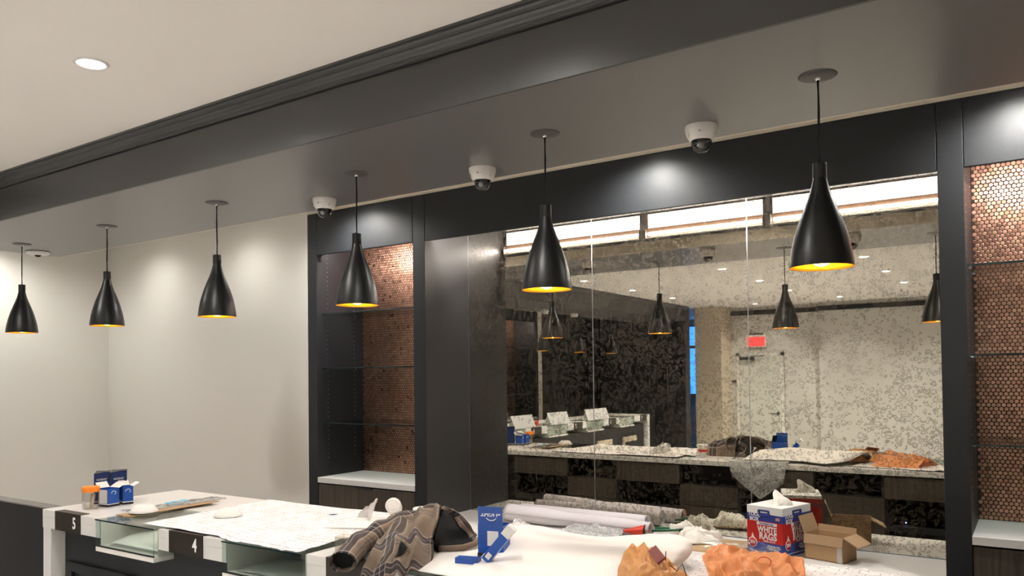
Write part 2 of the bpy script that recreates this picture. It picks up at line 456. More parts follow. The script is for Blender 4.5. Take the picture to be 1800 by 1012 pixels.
struct('wall_front_alcove', box(BM(), -4.62, -3.06, -5.75, -5.62, 0, ZC), 'farwall')
struct('wall_front', box(BM(), -3.06, XR + .1, -5.75, -5.45, 0, ZC), 'farwall')
struct('wall_corridor', box(BM(), -7.5, -4.62, -8.3, -8.15, 0, ZC), 'wall')
struct('wall_corridor_side', box(BM(), -7.5, -7.4, -8.2, -4.9, 0, ZC), 'wall')
struct('wall_corridor_inner', box(BM(), -5.0, -4.62, -8.2, -5.75, 0, ZC), 'wall')
struct('trim_4', box(box(BM(), -4.62, -3.06, -5.62, -5.585, 2.79, 2.87, .004), -3.10, XR, -5.45, -5.415, 2.79, 2.87, .004), 'trimblack')
wn = struct('window_1', box(BM(), -6.7, -5.2, -8.15, -8.12, 1.30, 2.78), 'window')
m_ = BM()
for a in ((-6.75, -5.15, 1.26, 1.30), (-6.75, -5.15, 2.78, 2.82), (-6.75, -6.70, 1.30, 2.78), (-5.2, -5.15, 1.30, 2.78), (-6.75, -5.15, 2.30, 2.36)):
    box(m_, a[0], a[1], -8.15, -8.08, a[2], a[3])
obj('window_frame', m_, 'blackm', wn)
# door in the alcove of the far wall
d1 = struct('door_1', box(BM(), -4.47, -3.75, -5.62, -5.595, .01, 2.05, .002), 'doorp')
m_ = BM()
box(m_, -4.53, -4.475, -5.62, -5.59, 0, 2.11); box(m_, -3.745, -3.69, -5.62, -5.59, 0, 2.11); box(m_, -4.53, -3.69, -5.62, -5.59, 2.055, 2.11)
obj('door_frame', m_, 'wall', d1)
m_ = box(BM(), -4.46, -4.20, -5.595, -5.53, 1.985, 2.035, .006); tube(m_, [(-4.25, -5.55, 2.045), (-4.02, -5.55, 2.052)], .009)
obj('door_closer', m_, 'blackm', d1)
m_ = BM(); lathe(m_, [(.0, 0), (.028, 0), (.028, .012), (0, .012)], 20)
bmesh.ops.rotate(m_, cent=(0, 0, 0), matrix=Matrix.Rotation(R(-90), 3, 'X'), verts=m_.verts); bmesh.ops.translate(m_, vec=(-3.80, -5.595, 1.03), verts=m_.verts)
tube(m_, [(-3.80, -5.57, 1.03), (-3.80, -5.55, 1.03), (-3.93, -5.548, 1.03)], .009)
obj('door_lever', m_, 'blackm', d1)
tag(obj('wall_rail', box(BM(), -4.62, -4.535, -5.62, -5.58, 1.58, 1.62, .003), 'blackm'), 'short black wall rail beside the far door, seen in the mirror', 'rail')

# bulkhead (drop ceiling band over the counters), L shaped
BX0, BX1 = -6.05, -5.15
m_ = BM()
box(m_, BX1, XR, Y1, Y1 + .012, ZS, ZC); box(m_, BX1 - .012, BX1, -4.75, Y1 + .012, ZS, ZC)
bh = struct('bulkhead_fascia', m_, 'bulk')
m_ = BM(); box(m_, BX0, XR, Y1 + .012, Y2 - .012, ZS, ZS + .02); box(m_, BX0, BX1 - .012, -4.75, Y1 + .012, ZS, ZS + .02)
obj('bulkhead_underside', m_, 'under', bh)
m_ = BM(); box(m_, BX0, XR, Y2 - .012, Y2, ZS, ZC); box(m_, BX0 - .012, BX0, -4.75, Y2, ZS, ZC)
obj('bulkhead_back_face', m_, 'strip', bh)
prof = [(0, 2.873), (.010, 2.873), (.010, 2.880), (.017, 2.883), (.017, 2.887), (.022, 2.893), (.030, 2.898), (.036, 2.905), (.036, 2.909), (.042, 2.911), (.049, 2.914), (.054, 2.920), (.054, 2.925), (.061, 2.925), (.061, ZC)]
m_ = BM()
ra = [m_.verts.new((BX1 + p, Y1 - p, z)) for p, z in prof]; rb = [m_.verts.new((XR, Y1 - p, z)) for p, z in prof]; rc = [m_.verts.new((BX1 + p, -4.75, z)) for p, z in prof]
for A, B in ((ra, rb), (rc, ra)):
    for i in range(len(prof) - 1): m_.faces.new((A[i], B[i], B[i + 1], A[i + 1]))
tr1 = struct('trim_1', m_, 'crown')
m_ = box(BM(), BX1, XR, Y1 - .0012, Y1 + .002, 2.8665, 2.873); obj('shadow_gap', m_, 'gap', tr1)

# ================================================================== LIGHT FITTINGS
WARM = (1.0, .965, .925)
def downlight(x, y, z, power, label, group, spot=R(158), col=WARM, first=[None], blend=.75):
    if first[0] is None:
        t = thing('recessed_downlight', label, 'downlight', (x, y, z), 0, group)
        lathe_b = lathe(BM(), [(.060, .004), (.060, -.004), (.049, -.006), (.046, .0), (.044, .003)], 36)
        obj('trim_ring', lathe_b, 'white', t)
        m = BM(); lathe(m, [(.0455, -.0015), (.03, -.003), (.001, -.0035)], 32); obj('lens', m, 'lens', t)
        first[0] = t
    else:
        t = dup(first[0], (x, y, z), None, label, group)
    lamp('downlight_beam', 'SPOT', t, (0, 0, -.012), (0, 0, 0), power, col, spot_size=spot, spot_blend=blend, shadow_soft_size=.045)
    return t
downlight(-2.87, 1.53, ZC, P_DOWN * .32, 'bright round recessed downlight in the white ceiling at upper left', 'ceiling downlights')
DL = [(x, y) for x in (-4.70, -2.93, -1.45) for y in (-.17, -1.60, -3.05)] + [(-4.70, 1.53), (-1.45, 1.53), (-4.0, -5.0), (-2.55, -4.6), (-.9, -4.6)]
rows = {-.17: 'nearest', -1.60: 'second', -3.05: 'third'}
cols = {-4.70: 'left', -2.93: 'middle', -1.45: 'right'}
for x, y in DL:
    lb = 'downlight in the far ceiling, %s column and %s row of those reflected in the mirror' % (cols[x], rows[y]) if y in rows else \
         {(-4.70, 1.53): 'downlight in the white ceiling near the corner of the bulkhead, out of view', (-1.45, 1.53): 'downlight in the white ceiling above the camera, out of view',
          (-4.0, -5.0): 'downlight by the far door, reflected above the black trim', (-2.55, -4.6): 'downlight washing the far pale wall, reflected beside a pendant',
          (-.9, -4.6): 'downlight washing the far pale wall at its right end'}[(x, y)]
    downlight(x, y, ZC, P_DOWN * (.32 if y > 1 else 1), lb, 'ceiling downlights', R(158) if y > 1 else R(118), blend=.75 if y > 1 else .9)
GAPX = [-6.0, -4.85, -3.75, -1.66, -.03]
for i, x in enumerate(GAPX):
    downlight(x, 3.42 if x < -4 else 3.60, ZC, P_GAP * (1 if x < -4 else 4.6), 'downlight hidden above the bulkhead, %s along the back wall from the left' % ('first', 'second', 'third', 'fourth', 'fifth')[i], 'downlights behind the bulkhead', R(160), (1, .965, .91), blend=.9)
for i, y in enumerate((2.75, .2)):
    downlight(-6.45, y, ZC, P_GAP * 3.0, 'downlight hidden above the bulkhead by the left wall, %s from the corner' % ('first', 'second')[i], 'downlights behind the bulkhead', R(160), (1, .965, .91), blend=.9)

# pendants
def pendant():
    t = thing('pendant_lamp', '', 'pendant lamp', (0, 0, ZS))
    m = lathe(BM(), [(.0, -.007), (.03, -.0065), (.052, -.004), (.058, -.0015), (.058, 0)], 40); obj('canopy', m, 'canopy', t)
    m = lathe(BM(), [(.009, -.005), (.009, -.012), (.006, -.016)], 20, cap1=True); obj('ferrule', m, 'chrome', t)
    m = BM(); tube(m, [(0, 0, -.01), (.001, 0, -.10), (-.001, .001, -.2), (0, 0, -.28)], .0038, 8); obj('cord', m, 'cord', t)
    zt = 2.413 - ZS; zb = 2.090 - ZS
    m = lathe(BM(), [(.004, zt + .002), (.0205, zt), (.021, zt - .004), (.021, zt - .045), (.0195, zt - .047)], 32); obj('neck', m, 'blackm', t)
    pr = [(.0205, zt - .046), (.0225, 2.355 - ZS), (.030, 2.325 - ZS), (.0385, 2.300 - ZS), (.047, 2.280 - ZS), (.056, 2.256 - ZS), (.064, 2.235 - ZS), (.0735, 2.205 - ZS), (.0815, 2.176 - ZS), (.088, 2.146 - ZS), (.0925, 2.118 - ZS), (.0945, 2.100 - ZS), (.0950, zb)]
    m = lathe(BM(), pr, 48); sh = obj('shade', m, 'black', t)
    inn = [(r - .0022, z + (.0015 if i == 0 else 0)) for i, (r, z) in enumerate(pr)]
    m = lathe(BM(), [(.095, zb), (.0928, zb)] + list(reversed(inn))[1:], 48); obj('gold_lining', m, 'gold', t)
    m = lathe(BM(), [(.012, 2.235 - ZS), (.016, 2.20 - ZS), (.030, 2.17 - ZS), (.038, 2.135 - ZS), (.034, 2.112 - ZS), (.018, 2.097 - ZS), (.001, 2.092 - ZS)], 24); obj('bulb', m, 'bulb', t)
    return t
pend = pendant()
PX = [(-.547, 2.548), (-1.540, 2.548), (-2.536, 2.548), (-3.549, 2.548), (-4.604, 2.548), (-5.653, 2.548), (-5.62, -.68), (-5.62, -1.72), (-5.62, -2.76)]
PLAB = ['nearest and largest black pendant lamp, at the right in front of the mirror', 'black pendant lamp hanging before the left end of the mirror', 'black pendant lamp hanging in front of the left copper cabinet',
        'black pendant lamp before the white wall, closest to the left cabinet', 'second black pendant lamp from the left edge', 'leftmost and smallest black pendant lamp beside the flat ceiling disc',
        'far pendant lamp seen only in the mirror, left of three small ones', 'far pendant lamp seen only in the mirror, middle of three small ones', 'far pendant lamp seen only in the mirror, right of three small ones']
for i, (x, y) in enumerate(PX):
    if i == 0:
        t = pend; t.location = (x, y, ZS); t['label'] = PLAB[0]; t['group'] = 'black pendants over the counters'
    else:
        t = dup(pend, (x, y, ZS), random.uniform(0, 6), PLAB[i], 'black pendants over the counters')
for t in [o for o in C.objects if o.name.startswith('pendant_lamp')]:
    lamp('pendant_glow', 'SPOT', t, (0, 0, 2.080 - ZS), (0, 0, 0), P_PEND, (1, .86, .66), spot_size=R(104), spot_blend=.5, shadow_soft_size=.02)

# dome cameras
def dome_camera():
    t = thing('dome_camera', '', 'security camera', (0, 0, ZS))
    m = lathe(BM(), [(.0595, 0), (.0605, -.006), (.059, -.018), (.054, -.036), (.045, -.052), (.0415, -.0555), (.038, -.054)], 40)
    h = obj('housing', m, 'white', t)
    m = BM()
    for s in (-1, 1):
        box(m, s * .044 - .002, s * .044 + .002, -.034, -.031, -.045, -.020)
    obj('vent_slot', m, 'strip', h)
    m = lathe(BM(), [(.038, -.053), (.0375, -.064), (.034, -.077), (.027, -.089), (.016, -.0965), (.001, -.099)], 32); obj('dome', m, 'dome', t)
    m = lathe(BM(), [(.036, -.050), (.030, -.052), (.028, -.062), (.022, -.070), (.001, -.074)], 24)
    obj('camera_ball', m, 'carbon', t)
    m = BM(); tube(m, [(0, -.010, -.066), (0, -.026, -.078)], [.013, .011], 16); tube(m, [(-.024, -.012, -.060), (-.012, -.020, -.0655), (.012, -.020, -.0655), (.024, -.012, -.060)], .0035, 8)
    obj('lens', m, 'alu', t)
    text('logo', 'IC', .0085, 'carbon', t, (-.004, -.0565, -.031), (R(90 + 22), 0, 0), .0003, bold=.0002)
    m = box(BM(), .002, .017, -.0575, -.0565, -.0318, -.0302); obj('logo_line', m, 'strip', t)
    return t
dc = dome_camera()
for i, (x, y, lb) in enumerate([(-1.022, 2.819, 'white dome security camera nearest the right pendant'), (-2.030, 2.819, 'white dome security camera between the two pendants by the mirror'), (-3.035, 2.819, 'white dome security camera above the left edge of the left cabinet'),
                                (-5.86, -1.13, 'far dome camera, left of two seen in the mirror on the dark bulkhead'), (-5.86, -1.98, 'far dome camera, right of two seen in the mirror on the dark bulkhead')]):
    t = dc if i == 0 else dup(dc, (x, y, ZS))
    t.location = (x, y, ZS); t['label'] = lb; t['group'] = 'dome cameras under the bulkhead'; t.rotation_euler = (0, 0, YAW * .55)
t = thing('ceiling_disc_camera', 'flat white disc camera under the bulkhead at far left', 'security camera', (-5.90, 2.765, ZS))
obj('housing', lathe(BM(), [(.075, 0), (.076, -.008), (.070, -.018), (.05, -.024), (.022, -.027)], 40), 'white', t)
obj('lens', lathe(BM(), [(.022, -.026), (.019, -.033), (.010, -.038), (.001, -.0395)], 24), 'carbon', t)
obj('rim_gap', lathe(BM(), [(.0765, .0), (.077, -.003), (.0755, -.004)], 40), 'gap', t)

# ================================================================== BACK WALL JOINERY
PIT, PR = .01994, .0087
def penny_panel(par, x0, x1, y, z0, z1, nside, mesh_y=-.0016, single=None):
    back = obj('penny_panel', box(BM(), x0, x1, y, y + .012, z0, z1), 'copperback', par)
    rows_ = []
    nr = int((z1 - z0 - PIT) / (PIT * .866)) + 1
    for r in range(nr):
        z = z0 + PIT * .55 + r * PIT * .866
        x = x0 + PIT * (.55 if r % 2 == 0 else 1.05)
        while x < x1 - PIT * .45:
            rows_.append((x, z)); x += PIT
    sing = []
    if single:
        rows_.sort(key=lambda p: single(p)); sing = rows_[:300]; rows_ = rows_[300:]
    rnd = random.Random(5)
    ang = [2 * math.pi * k / nside for k in range(nside)]
    def disc(x, z, tx, tz):
        v = []
        for rr, dy in ((PR, 0.0), (PR, mesh_y), (PR * .86, mesh_y * 1.25)):
            for a in ang:
                ca, sa = math.cos(a) * rr, math.sin(a) * rr
                v.append((x + ca, y + dy + (ca * tx + sa * tz if dy else 0), z + sa))
        n = nside; f = []
        for ring in (0, 1):
            for k in range(n):
                f.append((ring * n + k, ring * n + (k + 1) % n, (ring + 1) * n + (k + 1) % n, (ring + 1) * n + k))
        f.append(tuple(range(2 * n, 3 * n)))
        return v, f
    V, F = [], []
    for x, z in rows_:
        v, f = disc(x + rnd.uniform(-.0004, .0004), z + rnd.uniform(-.0004, .0004), rnd.gauss(0, .022), rnd.gauss(0, .022))
        k = len(V); V += v; F += [tuple(i + k for i in q) for q in f]
    me = bpy.data.meshes.new('penny_field'); me.from_pydata(V, [], F); me.materials.append(M['pennies']); me.update()
    o = bpy.data.objects.new('penny_field', me); C.objects.link(o); o.parent = back; o['kind'] = 'stuff'
    if sing:
        meshes = []
        for k in range(8):
            v, f = disc(0, 0, rnd.gauss(0, .022), rnd.gauss(0, .022))
            me = bpy.data.meshes.new('penny'); me.from_pydata(v, [], f); me.materials.append(M['penny'])
            meshes.append(me)
        for x, z in sing:
            o = bpy.data.objects.new('penny', rnd.choice(meshes)); C.objects.link(o); o.parent = back; o.location = (x, 0, z)
    return back

def display_cabinet(label, loc, rotz, W, sl, sr, nside, single=None):
    """front plane y=0, body behind it; sl/sr are the stile widths"""
    t = thing('display_cabinet', label, 'display cabinet', loc, rotz, 'copper display cabinets')
    D = .452; a, b_ = sl, W - sr
    obj('stile', box(BM(), 0, sl, 0, D + .02, 0, 2.915, .0015), 'char', t)
    obj('stile', box(BM(), W - sr, W, 0, D + .02, 0, 2.915, .0015), 'char', t)
    obj('valance', box(BM(), a + .0035, b_ - .0035, .0, .022, 2.622, 2.915, .0015), 'char', t)
    obj('cabinet_top', box(BM(), a, b_, .022, D, 2.745, 2.765), 'charin', t)
    obj('joint_backing', box(BM(), a, b_, .0225, .030, 2.625, 2.745), 'charin', t)
    wt = obj('worktop', box(BM(), a + .001, b_ - .001, -.004, D, 1.0373, 1.0734, .002), 'greyq', t)
    # drawers below
    for z0, z1 in ((.858, 1.028), (.47, .846), (.10, .458)):
        d = obj('drawer', box(BM(), a + .004, b_ - .004, .002, .022, z0, z1, .0015), 'wood', t)
        obj('edge_pull', box(BM(), (a + b_) / 2 - .07, (a + b_) / 2 + .07, -.012, .006, z1 - .006, z1 + .0015, .001), 'blackm', d)
    obj('carcass', box(BM(), a, b_, .023, D, .02, 1.036), 'gap', t)
    obj('back_board', box(BM(), a, b_, D + .006, D + .02, 1.0734, 2.745), 'gap', t)
    pn = penny_panel(t, a, b_, D - .006, 1.0740, 2.744, nside, single=single)
    for z in (2.216, 1.834, 1.453):
        s = obj('glass_shelf', box(BM(), a + .004, b_ - .004, .05, D - .012, z - .008, z, 0), 'glass', t)
        obj('shelf_edge', box(BM(), a + .004, b_ - .004, .0475, .05, z - .008, z, 0), 'glassedge', s)
        m = BM()
        for x in (a + .0, b_ - .016):
            for y in (.10, .36): box(m, x, x + .016, y - .004, y + .004, z - .015, z - .008, .001)
        obj('shelf_pins', m, 'chrome', s)
    m = BM()
    for y in (.10, .36):
        for k in range(46):
            z = 1.20 + k * .032
            if any(abs(z - q) < .02 for q in (2.216, 1.834, 1.453)): continue
            for x in (a + .0002, b_ - .0012): box(m, x, x + .001, y - .0028, y + .0028, z - .0028, z + .0028)
    tag(obj('pin_sleeves', m, 'alu', t), kind='stuff')
    l = obj('led_strip', box(BM(), a + .03, b_ - .03, .034, .052, 2.672, 2.684, .003), 'cabled', t)
    obj('led_rail', box(BM(), a + .01, b_ - .01, .031, .060, 2.654, 2.664, .001), 'alu', l)
    lamp('cabinet_led', 'AREA', t, ((a + b_) / 2, .066, 2.672), (R(36), 0, 0), P_CAB, (1, .88, .85), shape='RECTANGLE', size=b_ - a - .1, size_y=.012)
    return t
display_cabinet('left copper backed display cabinet beside the white wall', (-4.266, YF, 0), 0, 1.073, .090, .097, 10)
rc = display_cabinet('right copper backed display cabinet cut off by the right edge', (-.337, YF, 0), 0, 1.13, .097, .097, 12,
                     single=lambda p: (0 if -.337 + p[0] < .06 else 10) + abs(p[1] - 2.25))
display_cabinet('far display cabinet in the left wall, seen in the mirror', (XL, -2.52, 0), R(90), 1.04, .045, .045, 8)

# niche between the cabinets
NX0, NX1 = -3.193, -.337
t = thing('mirror_niche', 'charcoal niche frame with a wide valance around the mirror', 'niche', (NX0, YF, 0))
obj('front_channel', box(BM(), NX0 + .09, NX1, YF + .20, YF + .225, 2.772, 2.799, .002), 'alu', t, True)
obj('valance', box(BM(), NX0 + .0035, NX1 - .0035, YF, YF + .022, 2.620, 2.915, .0015), 'char', t, True)
obj('valance_backing', box(BM(), NX0, NX1, YF + .0225, YF + .0265, 2.625, 2.80), 'charin', t, True)
obj('niche_ceiling', box(BM(), NX0, NX1, YF + .028, YM + .02, 2.800, 2.82), 'alu', t, True)
obj('niche_side', box(BM(), NX0 - .004, NX0 + .0005, YF + .003, YM + .006, NT, 2.80), 'nicheside', t, True)
obj('niche_side', box(BM(), NX1 - .0005, NX1 + .004, YF + .003, YM + .006, NT, 2.80), 'nicheside', t, True)
t = thing('wall_mirror', 'antiqued mottled mirror in three panels behind the back counter', 'mirror', (NX0, YM, NT))
for x0, x1 in ((NX0 + .001, -2.2485), (-2.2455, -1.2985), (-1.2955, NX1 - .001)):
    p = obj('mirror_panel', box(BM(), x0, x1, YM, YM + .006, NT + .004, 2.798), 'mirror', t, True)
    m = BM()
    for xe in (x0, x1): box(m, xe - .0012, xe + .0012, YM - .0006, YM + .0055, NT + .004, 2.798)
    obj('polished_edge', m, 'alu', p).location = (0, 0, 0)
    p.children[0].data.transform(Matrix.Translation(-t.location))
tag(obj('niche_countertop', box(BM(), NX0 + .002, NX1 - .002, YF - .02, YM - .001, NT - .04, NT, .002), 'quartz'), 'white counter ledge at the foot of the mirror', 'countertop')
t = thing('niche_base_cabinet', 'dark wood base cabinet under the ledge of the mirror', 'cabinet', (NX0, YF, 0))
obj('body', box(BM(), NX0 + .002, NX1 - .002, YF + .02, YM, .0, NT - .041), 'gap', t, True)
for k in range(4):
    x0 = NX0 + .006 + k * .713
    d = obj('door', box(BM(), x0, x0 + .705, YF, YF + .019, .10, NT - .05, .0015), 'wood', t, True)
for i, (x0, x1) in enumerate(((-3.165, -2.115), (-2.065, -1.325), (-1.275, -.352))):
    t = thing('led_tube_light', 'bright white LED tube behind the valance, %s, seen in the mirror' % ('left segment', 'short middle segment', 'right segment')[i], 'light', (x0, YF + .03, 2.63), 0, 'LED tubes above the mirror')
    obj('diffuser', box(BM(), x0 + .01, x1 - .01, YF + .030, YF + .050, 2.652, 2.670, .004), 'led', t, True)
    obj('housing', box(BM(), x0, x1, YF + .0268, YF + .030, 2.640, 2.698), 'brown', t, True)
    obj('valance_glow', box(BM(), x0 + .004, x1 - .004, YF + .0268, YF + .031, 2.700, 2.790, .001), 'valglow', t, True)  # no lamp: added glowing plate imitating the tube's wash on the valance back
    obj('lip', box(BM(), x0 - .0, x1 + .0, YF + .028, YF + .064, 2.630, 2.636, .001), 'alu', t, True)
    m = BM(); box(m, x0 - .003, x0, YF + .028, YF + .060, 2.630, 2.690); box(m, x1, x1 + .003, YF + .028, YF + .060, 2.630, 2.690)
    obj('end_bracket', m, 'alu', t, True)
    lamp('led_glow', 'AREA', t, ((x1 - x0) / 2, .024, .031), (R(48), 0, 0), P_LED * (x1 - x0) / 3, (1, .93, .92), shape='RECTANGLE', size=x1 - x0 - .03, size_y=.010)

# ================================================================== SERVICE COUNTERS
def counter_set(root_name, label, loc, rotz, x_end, boxes, plates, digits, front=True):
    """local: x along the counter from 0, y=0 front edge, depth .78"""
    D = .78
    t = thing(root_name, label, 'countertop', loc, rotz)
    m = box(BM(), 0, x_end, .362, D, CT - .036, CT, .002)
    xs = [0] + [q for bx in boxes for q in bx] + [x_end]
    for k in range(0, len(xs), 2): box(m, xs[k], xs[k + 1], 0, .362, CT - .036, CT, .002)
    slab = obj('slab', m, 'quartz', t)
    for k in range(0, len(xs), 2): obj('apron', box(BM(), xs[k] + .0005, xs[k + 1] - .0005, 0.0005, .03, CT - .092, CT - .036, .001), 'quartz', t)
    obj('end_panel', box(BM(), 0, .075, 0.004, D, 0, CT - .036, .001), 'quartz', t)
    return t
CX0, CY0 = -4.262, 2.02
boxes = [(.545, 1.022), (1.50, 1.975), (2.475, 2.95), (3.45, 3.925)]
ct = counter_set('countertop', 'long white service countertop with number plates along its front', (CX0, CY0, 0), 0, 5.2, boxes, None, None)
t = thing('counter_base', 'dark panelled base under the service countertop', 'counter base', (CX0, CY0, 0))
m = box(BM(), .076, 5.2, .075, .40, 0, .958)
xs_ = [.076] + [q for bx in boxes for q in bx] + [5.2]
for k in range(0, len(xs_), 2): box(m, xs_[k] + .002, xs_[k + 1] - .002, .075, .40, .958, CT - .094)
bs = obj('body', m, 'char', t)
for x0 in (.12, 1.05, 2.0, 2.95, 3.9):
    m = BM(); x1 = x0 + .62
    for q in ((x0, x1, .80, .845), (x0, x1, .1, .145), (x0, x0 + .045, .145, .80), (x1 - .045, x1, .145, .80)): box(m, q[0], q[1], .058, .0755, q[2], q[3], .004)
    obj('panel_moulding', m, 'char', bs)
def display_case(loc, rotz, label, W=.475):
    t = thing('glass_display_case', label, 'display case', loc, rotz, 'glass display cases set into the counters')
    g = obj('glass_top', box(BM(), 0, W, -.022, .36, CT - .003, CT + .003), 'caseglass', t)
    obj('top_edge', box(BM(), 0, W, -.0235, -.022, CT - .003, CT + .003), 'glassedge', g)
    obj('glass_front', box(BM(), .001, W - .001, -.021, -.016, .992, CT - .004), 'caseglass', t)
    for xx in (0, W - .004): obj('glass_side', box(BM(), xx, xx + .004, -.021, .36, .962, CT - .004), 'caseglass', t)
    m = box(BM(), .001, W - .001, -.021, .36, .962, .984, .001); obj('floor_rail', m, 'white', t)
    obj('lower_lip', box(BM(), .003, W - .003, -.022, -.016, .9845, .9905), 'gap', t)
    obj('back_panel', box(BM(), 0, W, .352, .36, .985, CT - .004), 'white', t)
    for xx in (.0042, W - .0062): obj('side_liner', box(BM(), xx, xx + .002, .002, .352, .985, CT - .004), 'white', t)
    return t
dcase = None
for i, (a, b_) in enumerate(boxes):
    display_case((CX0 + a, CY0, 0), 0, ['glass display case with loose papers beside number plate 5', 'glass display case partly under the plan sheet, right of plate 4', 'glass display case in the counter below the plaid shirt', 'glass display case in the counter below the big white sheet'][i], b_ - a)
def number_plate(loc, rotz, dig, label):
    t = thing('number_plate', label, 'number plate', loc, rotz, 'counter number plates')
    m = BM(); box(m, 0, .239, -.004, 0.0, CT - .091, CT + .003); box(m, 0, .239, 0.0, .044, CT + .0005, CT + .003)
    obj('plate', m, 'plate', t)
    if dig: text('digit', dig, .078, 'digit', t, (.185, -.0045, CT - .046), FRONT, .0006, xs=.78, bold=.0015)
    return t
for i, x in enumerate((.133, 1.108, 2.085, 3.06)):
    number_plate((CX0 + x, CY0, 0), 0, '54 3'[i].strip(), ['black number plate reading 5 at the left end of the counter', 'black number plate reading 4 between two glass cases', 'black plate on the counter front at the hem of the plaid shirt', 'black plate on the counter front below the frame'][i])
# staff side drawer units
for k in range(4):
    x0 = -3.815 + k * .985
    t = thing('drawer_unit', 'dark wood drawer unit on the staff side, %s in the mirror' % ('leftmost', 'second from left', 'third from left', 'rightmost')[k], 'drawer unit', (x0, 2.80, 0), 0, 'staff side drawer units')
    W1, W2 = .535, .985
    m = BM()
    for xx in (0, W1 - .009, W2 - .018): box(m, xx, xx + .018, -.36, -.03, .02, CT - .037)
    box(m, 0, W2, -.365, -.35, .02, CT - .037); box(m, 0, W2, -.36, -.03, .02, .05); box(m, W1, W2, -.36, -.03, .905, .92)
    obj('carcass', m, 'bblack', t)
    for x1, x2, z1, z2 in ((.003, W1 - .003, .918, 1.062), (W1 + .003, W2 - .003, .765, .912), (W1 + .003, W2 - .003, .40, .758)):
        obj('drawer', box(BM(), x1, x2, -.03, -.012, z1, z2, .0015), 'wood', t)
    obj('shelf', box(BM(), .02, W1 - .01, -.35, -.03, .70, .735), 'char', t)
t = thing('router', 'small router with a blue light inside the rightmost drawer unit', 'router', (-.78, 2.62, .7355))
obj('case', box(BM(), -.05, .05, -.06, .06, 0, .035, .004), 'bblack', t); obj('indicator', box(BM(), .030, .036, .0605, .063, .012, .018), 'bluespot', t)

# low gate left of the counter
t = thing('low_gate', 'low dark partition with a pale cap at the left of the counter', 'partition', (-4.30, 2.16, 0))
obj('panel', box(BM(), -6.04, -4.275, 2.165, 2.205, .0, 1.068, .002), 'bblack', t, True)
obj('cap', box(BM(), -6.04, -4.275, 2.155, 2.235, 1.068, 1.076, .002), 'capgrey', t, True)

# left counter run (seen in the mirror)
LB = [(2.985 - .0, 3.46)]
ly0 = -3.245
def L(y): return y - ly0
lboxes = [(L(-2.62), L(-2.145)), (L(-1.60), L(-1.115)), (L(-.56), L(-.07)), (L(.48), L(.96))]
lt = counter_set('countertop', 'far white service countertop along the left wall, seen in the mirror', (-5.20, ly0, 0), R(90), 4.6, lboxes, None, None)
t = thing('counter_base', 'dark base under the far countertop, seen in the mirror', 'counter base', (-5.20, ly0, 0), R(90))
bs = obj('body', box(BM(), .076, 4.6, .075, .70, 0, .958), 'char', t)
for x0 in (.40, 1.25):
    m = BM()
    box(m, x0, x0 + .46, .045, .0745, .72, .80, .003); box(m, x0 + .42, x0 + .46, .045, .0745, .25, .72, .003)
    obj('wood_bracket', m, 'cream', bs)
LN = ['right end of the far counter', 'third from left of the far counter', 'second from left of the far counter', 'left end of the far counter']
for i, (a, b_) in enumerate(lboxes):
    display_case((-5.20, ly0 + a, 0), R(90), 'glass display case at the %s in the mirror' % LN[i], b_ - a)
for i, y in enumerate((-3.12, -2.03, -.99, .08)):
    number_plate((-5.20, y, 0), R(90), '9876'[i], 'far black number plate, %s in the mirror' % ('rightmost', 'third from left', 'second from left', 'leftmost')[i])
# tilted display boards on the far counter
for i, (y0, y1) in enumerate(((-1.93, -1.27), (-.76, -.25), (.12, .60))):
    t = thing('tilted_board', 'grey tilted display board on the far counter, %s in the mirror' % ('right', 'middle', 'left')[i], 'stand', (-5.26, (y0 + y1) / 2, CT + .001), 0, 'tilted boards on the far counter')
    hw = (y1 - y0) / 2
    m = BM(); prism(m, [(0, .002), (.006, .002), (-.054, .155), (-.060, .155)], -hw, hw); obj('board', m, 'greyq', t)
    m = BM(); prism(m, [(-.058, .15), (-.054, .15), (-.108, .002), (-.112, .002)], -hw * .9, hw * .9); obj('rear_leg', m, 'white', t)
t = thing('red_strap', 'red strap bundle on the far counter between tilted boards', 'strap', (-5.36, .0, CT + .012))
for k in range(5):
    m = BM(); tube(m, [(.03 * math.cos(a * .7 + k) + k * .008, .09 * math.sin(a * .7 + k * .4) + .02 * k, .02 * (k % 3) + .015 * math.sin(a * 1.3) + .008) for a in range(10)], .006, 6)
    obj('loop', m, 'redpl', t)
t = thing('ledge', 'pale ledge beside the far cabinet at the left of the mirror', 'ledge', (-6.5, -.35, 0))
obj('slab', box(BM(), -.34, .10, -.6, .6, 1.18, 1.215, .003), 'quartz', t); obj('support', box(BM(), -.34, .04, -.55, .55, 0, 1.18), 'char', t)

# exit sign
t = thing('exit_sign', 'red lit exit sign above the far door, seen in the mirror', 'sign', (-4.16, -5.62, 2.33))
obj('case', box(BM(), -.17, .17, 0, .05, -.12, .10, .004), 'white', t)
obj('face', box(BM(), -.155, .155, .05, .055, -.105, .06), 'exit', t)
obj('top_mount', box(BM(), -.12, .12, 0, .05, .10, .125), 'blackm', t)
text('lettering', 'EXIT', .12, 'signtext', t, (0, .056, -.022), (R(90), 0, R(180)), .001)

# ================================================================== THINGS ON THE SERVICE COUNTER
EPS = .0015
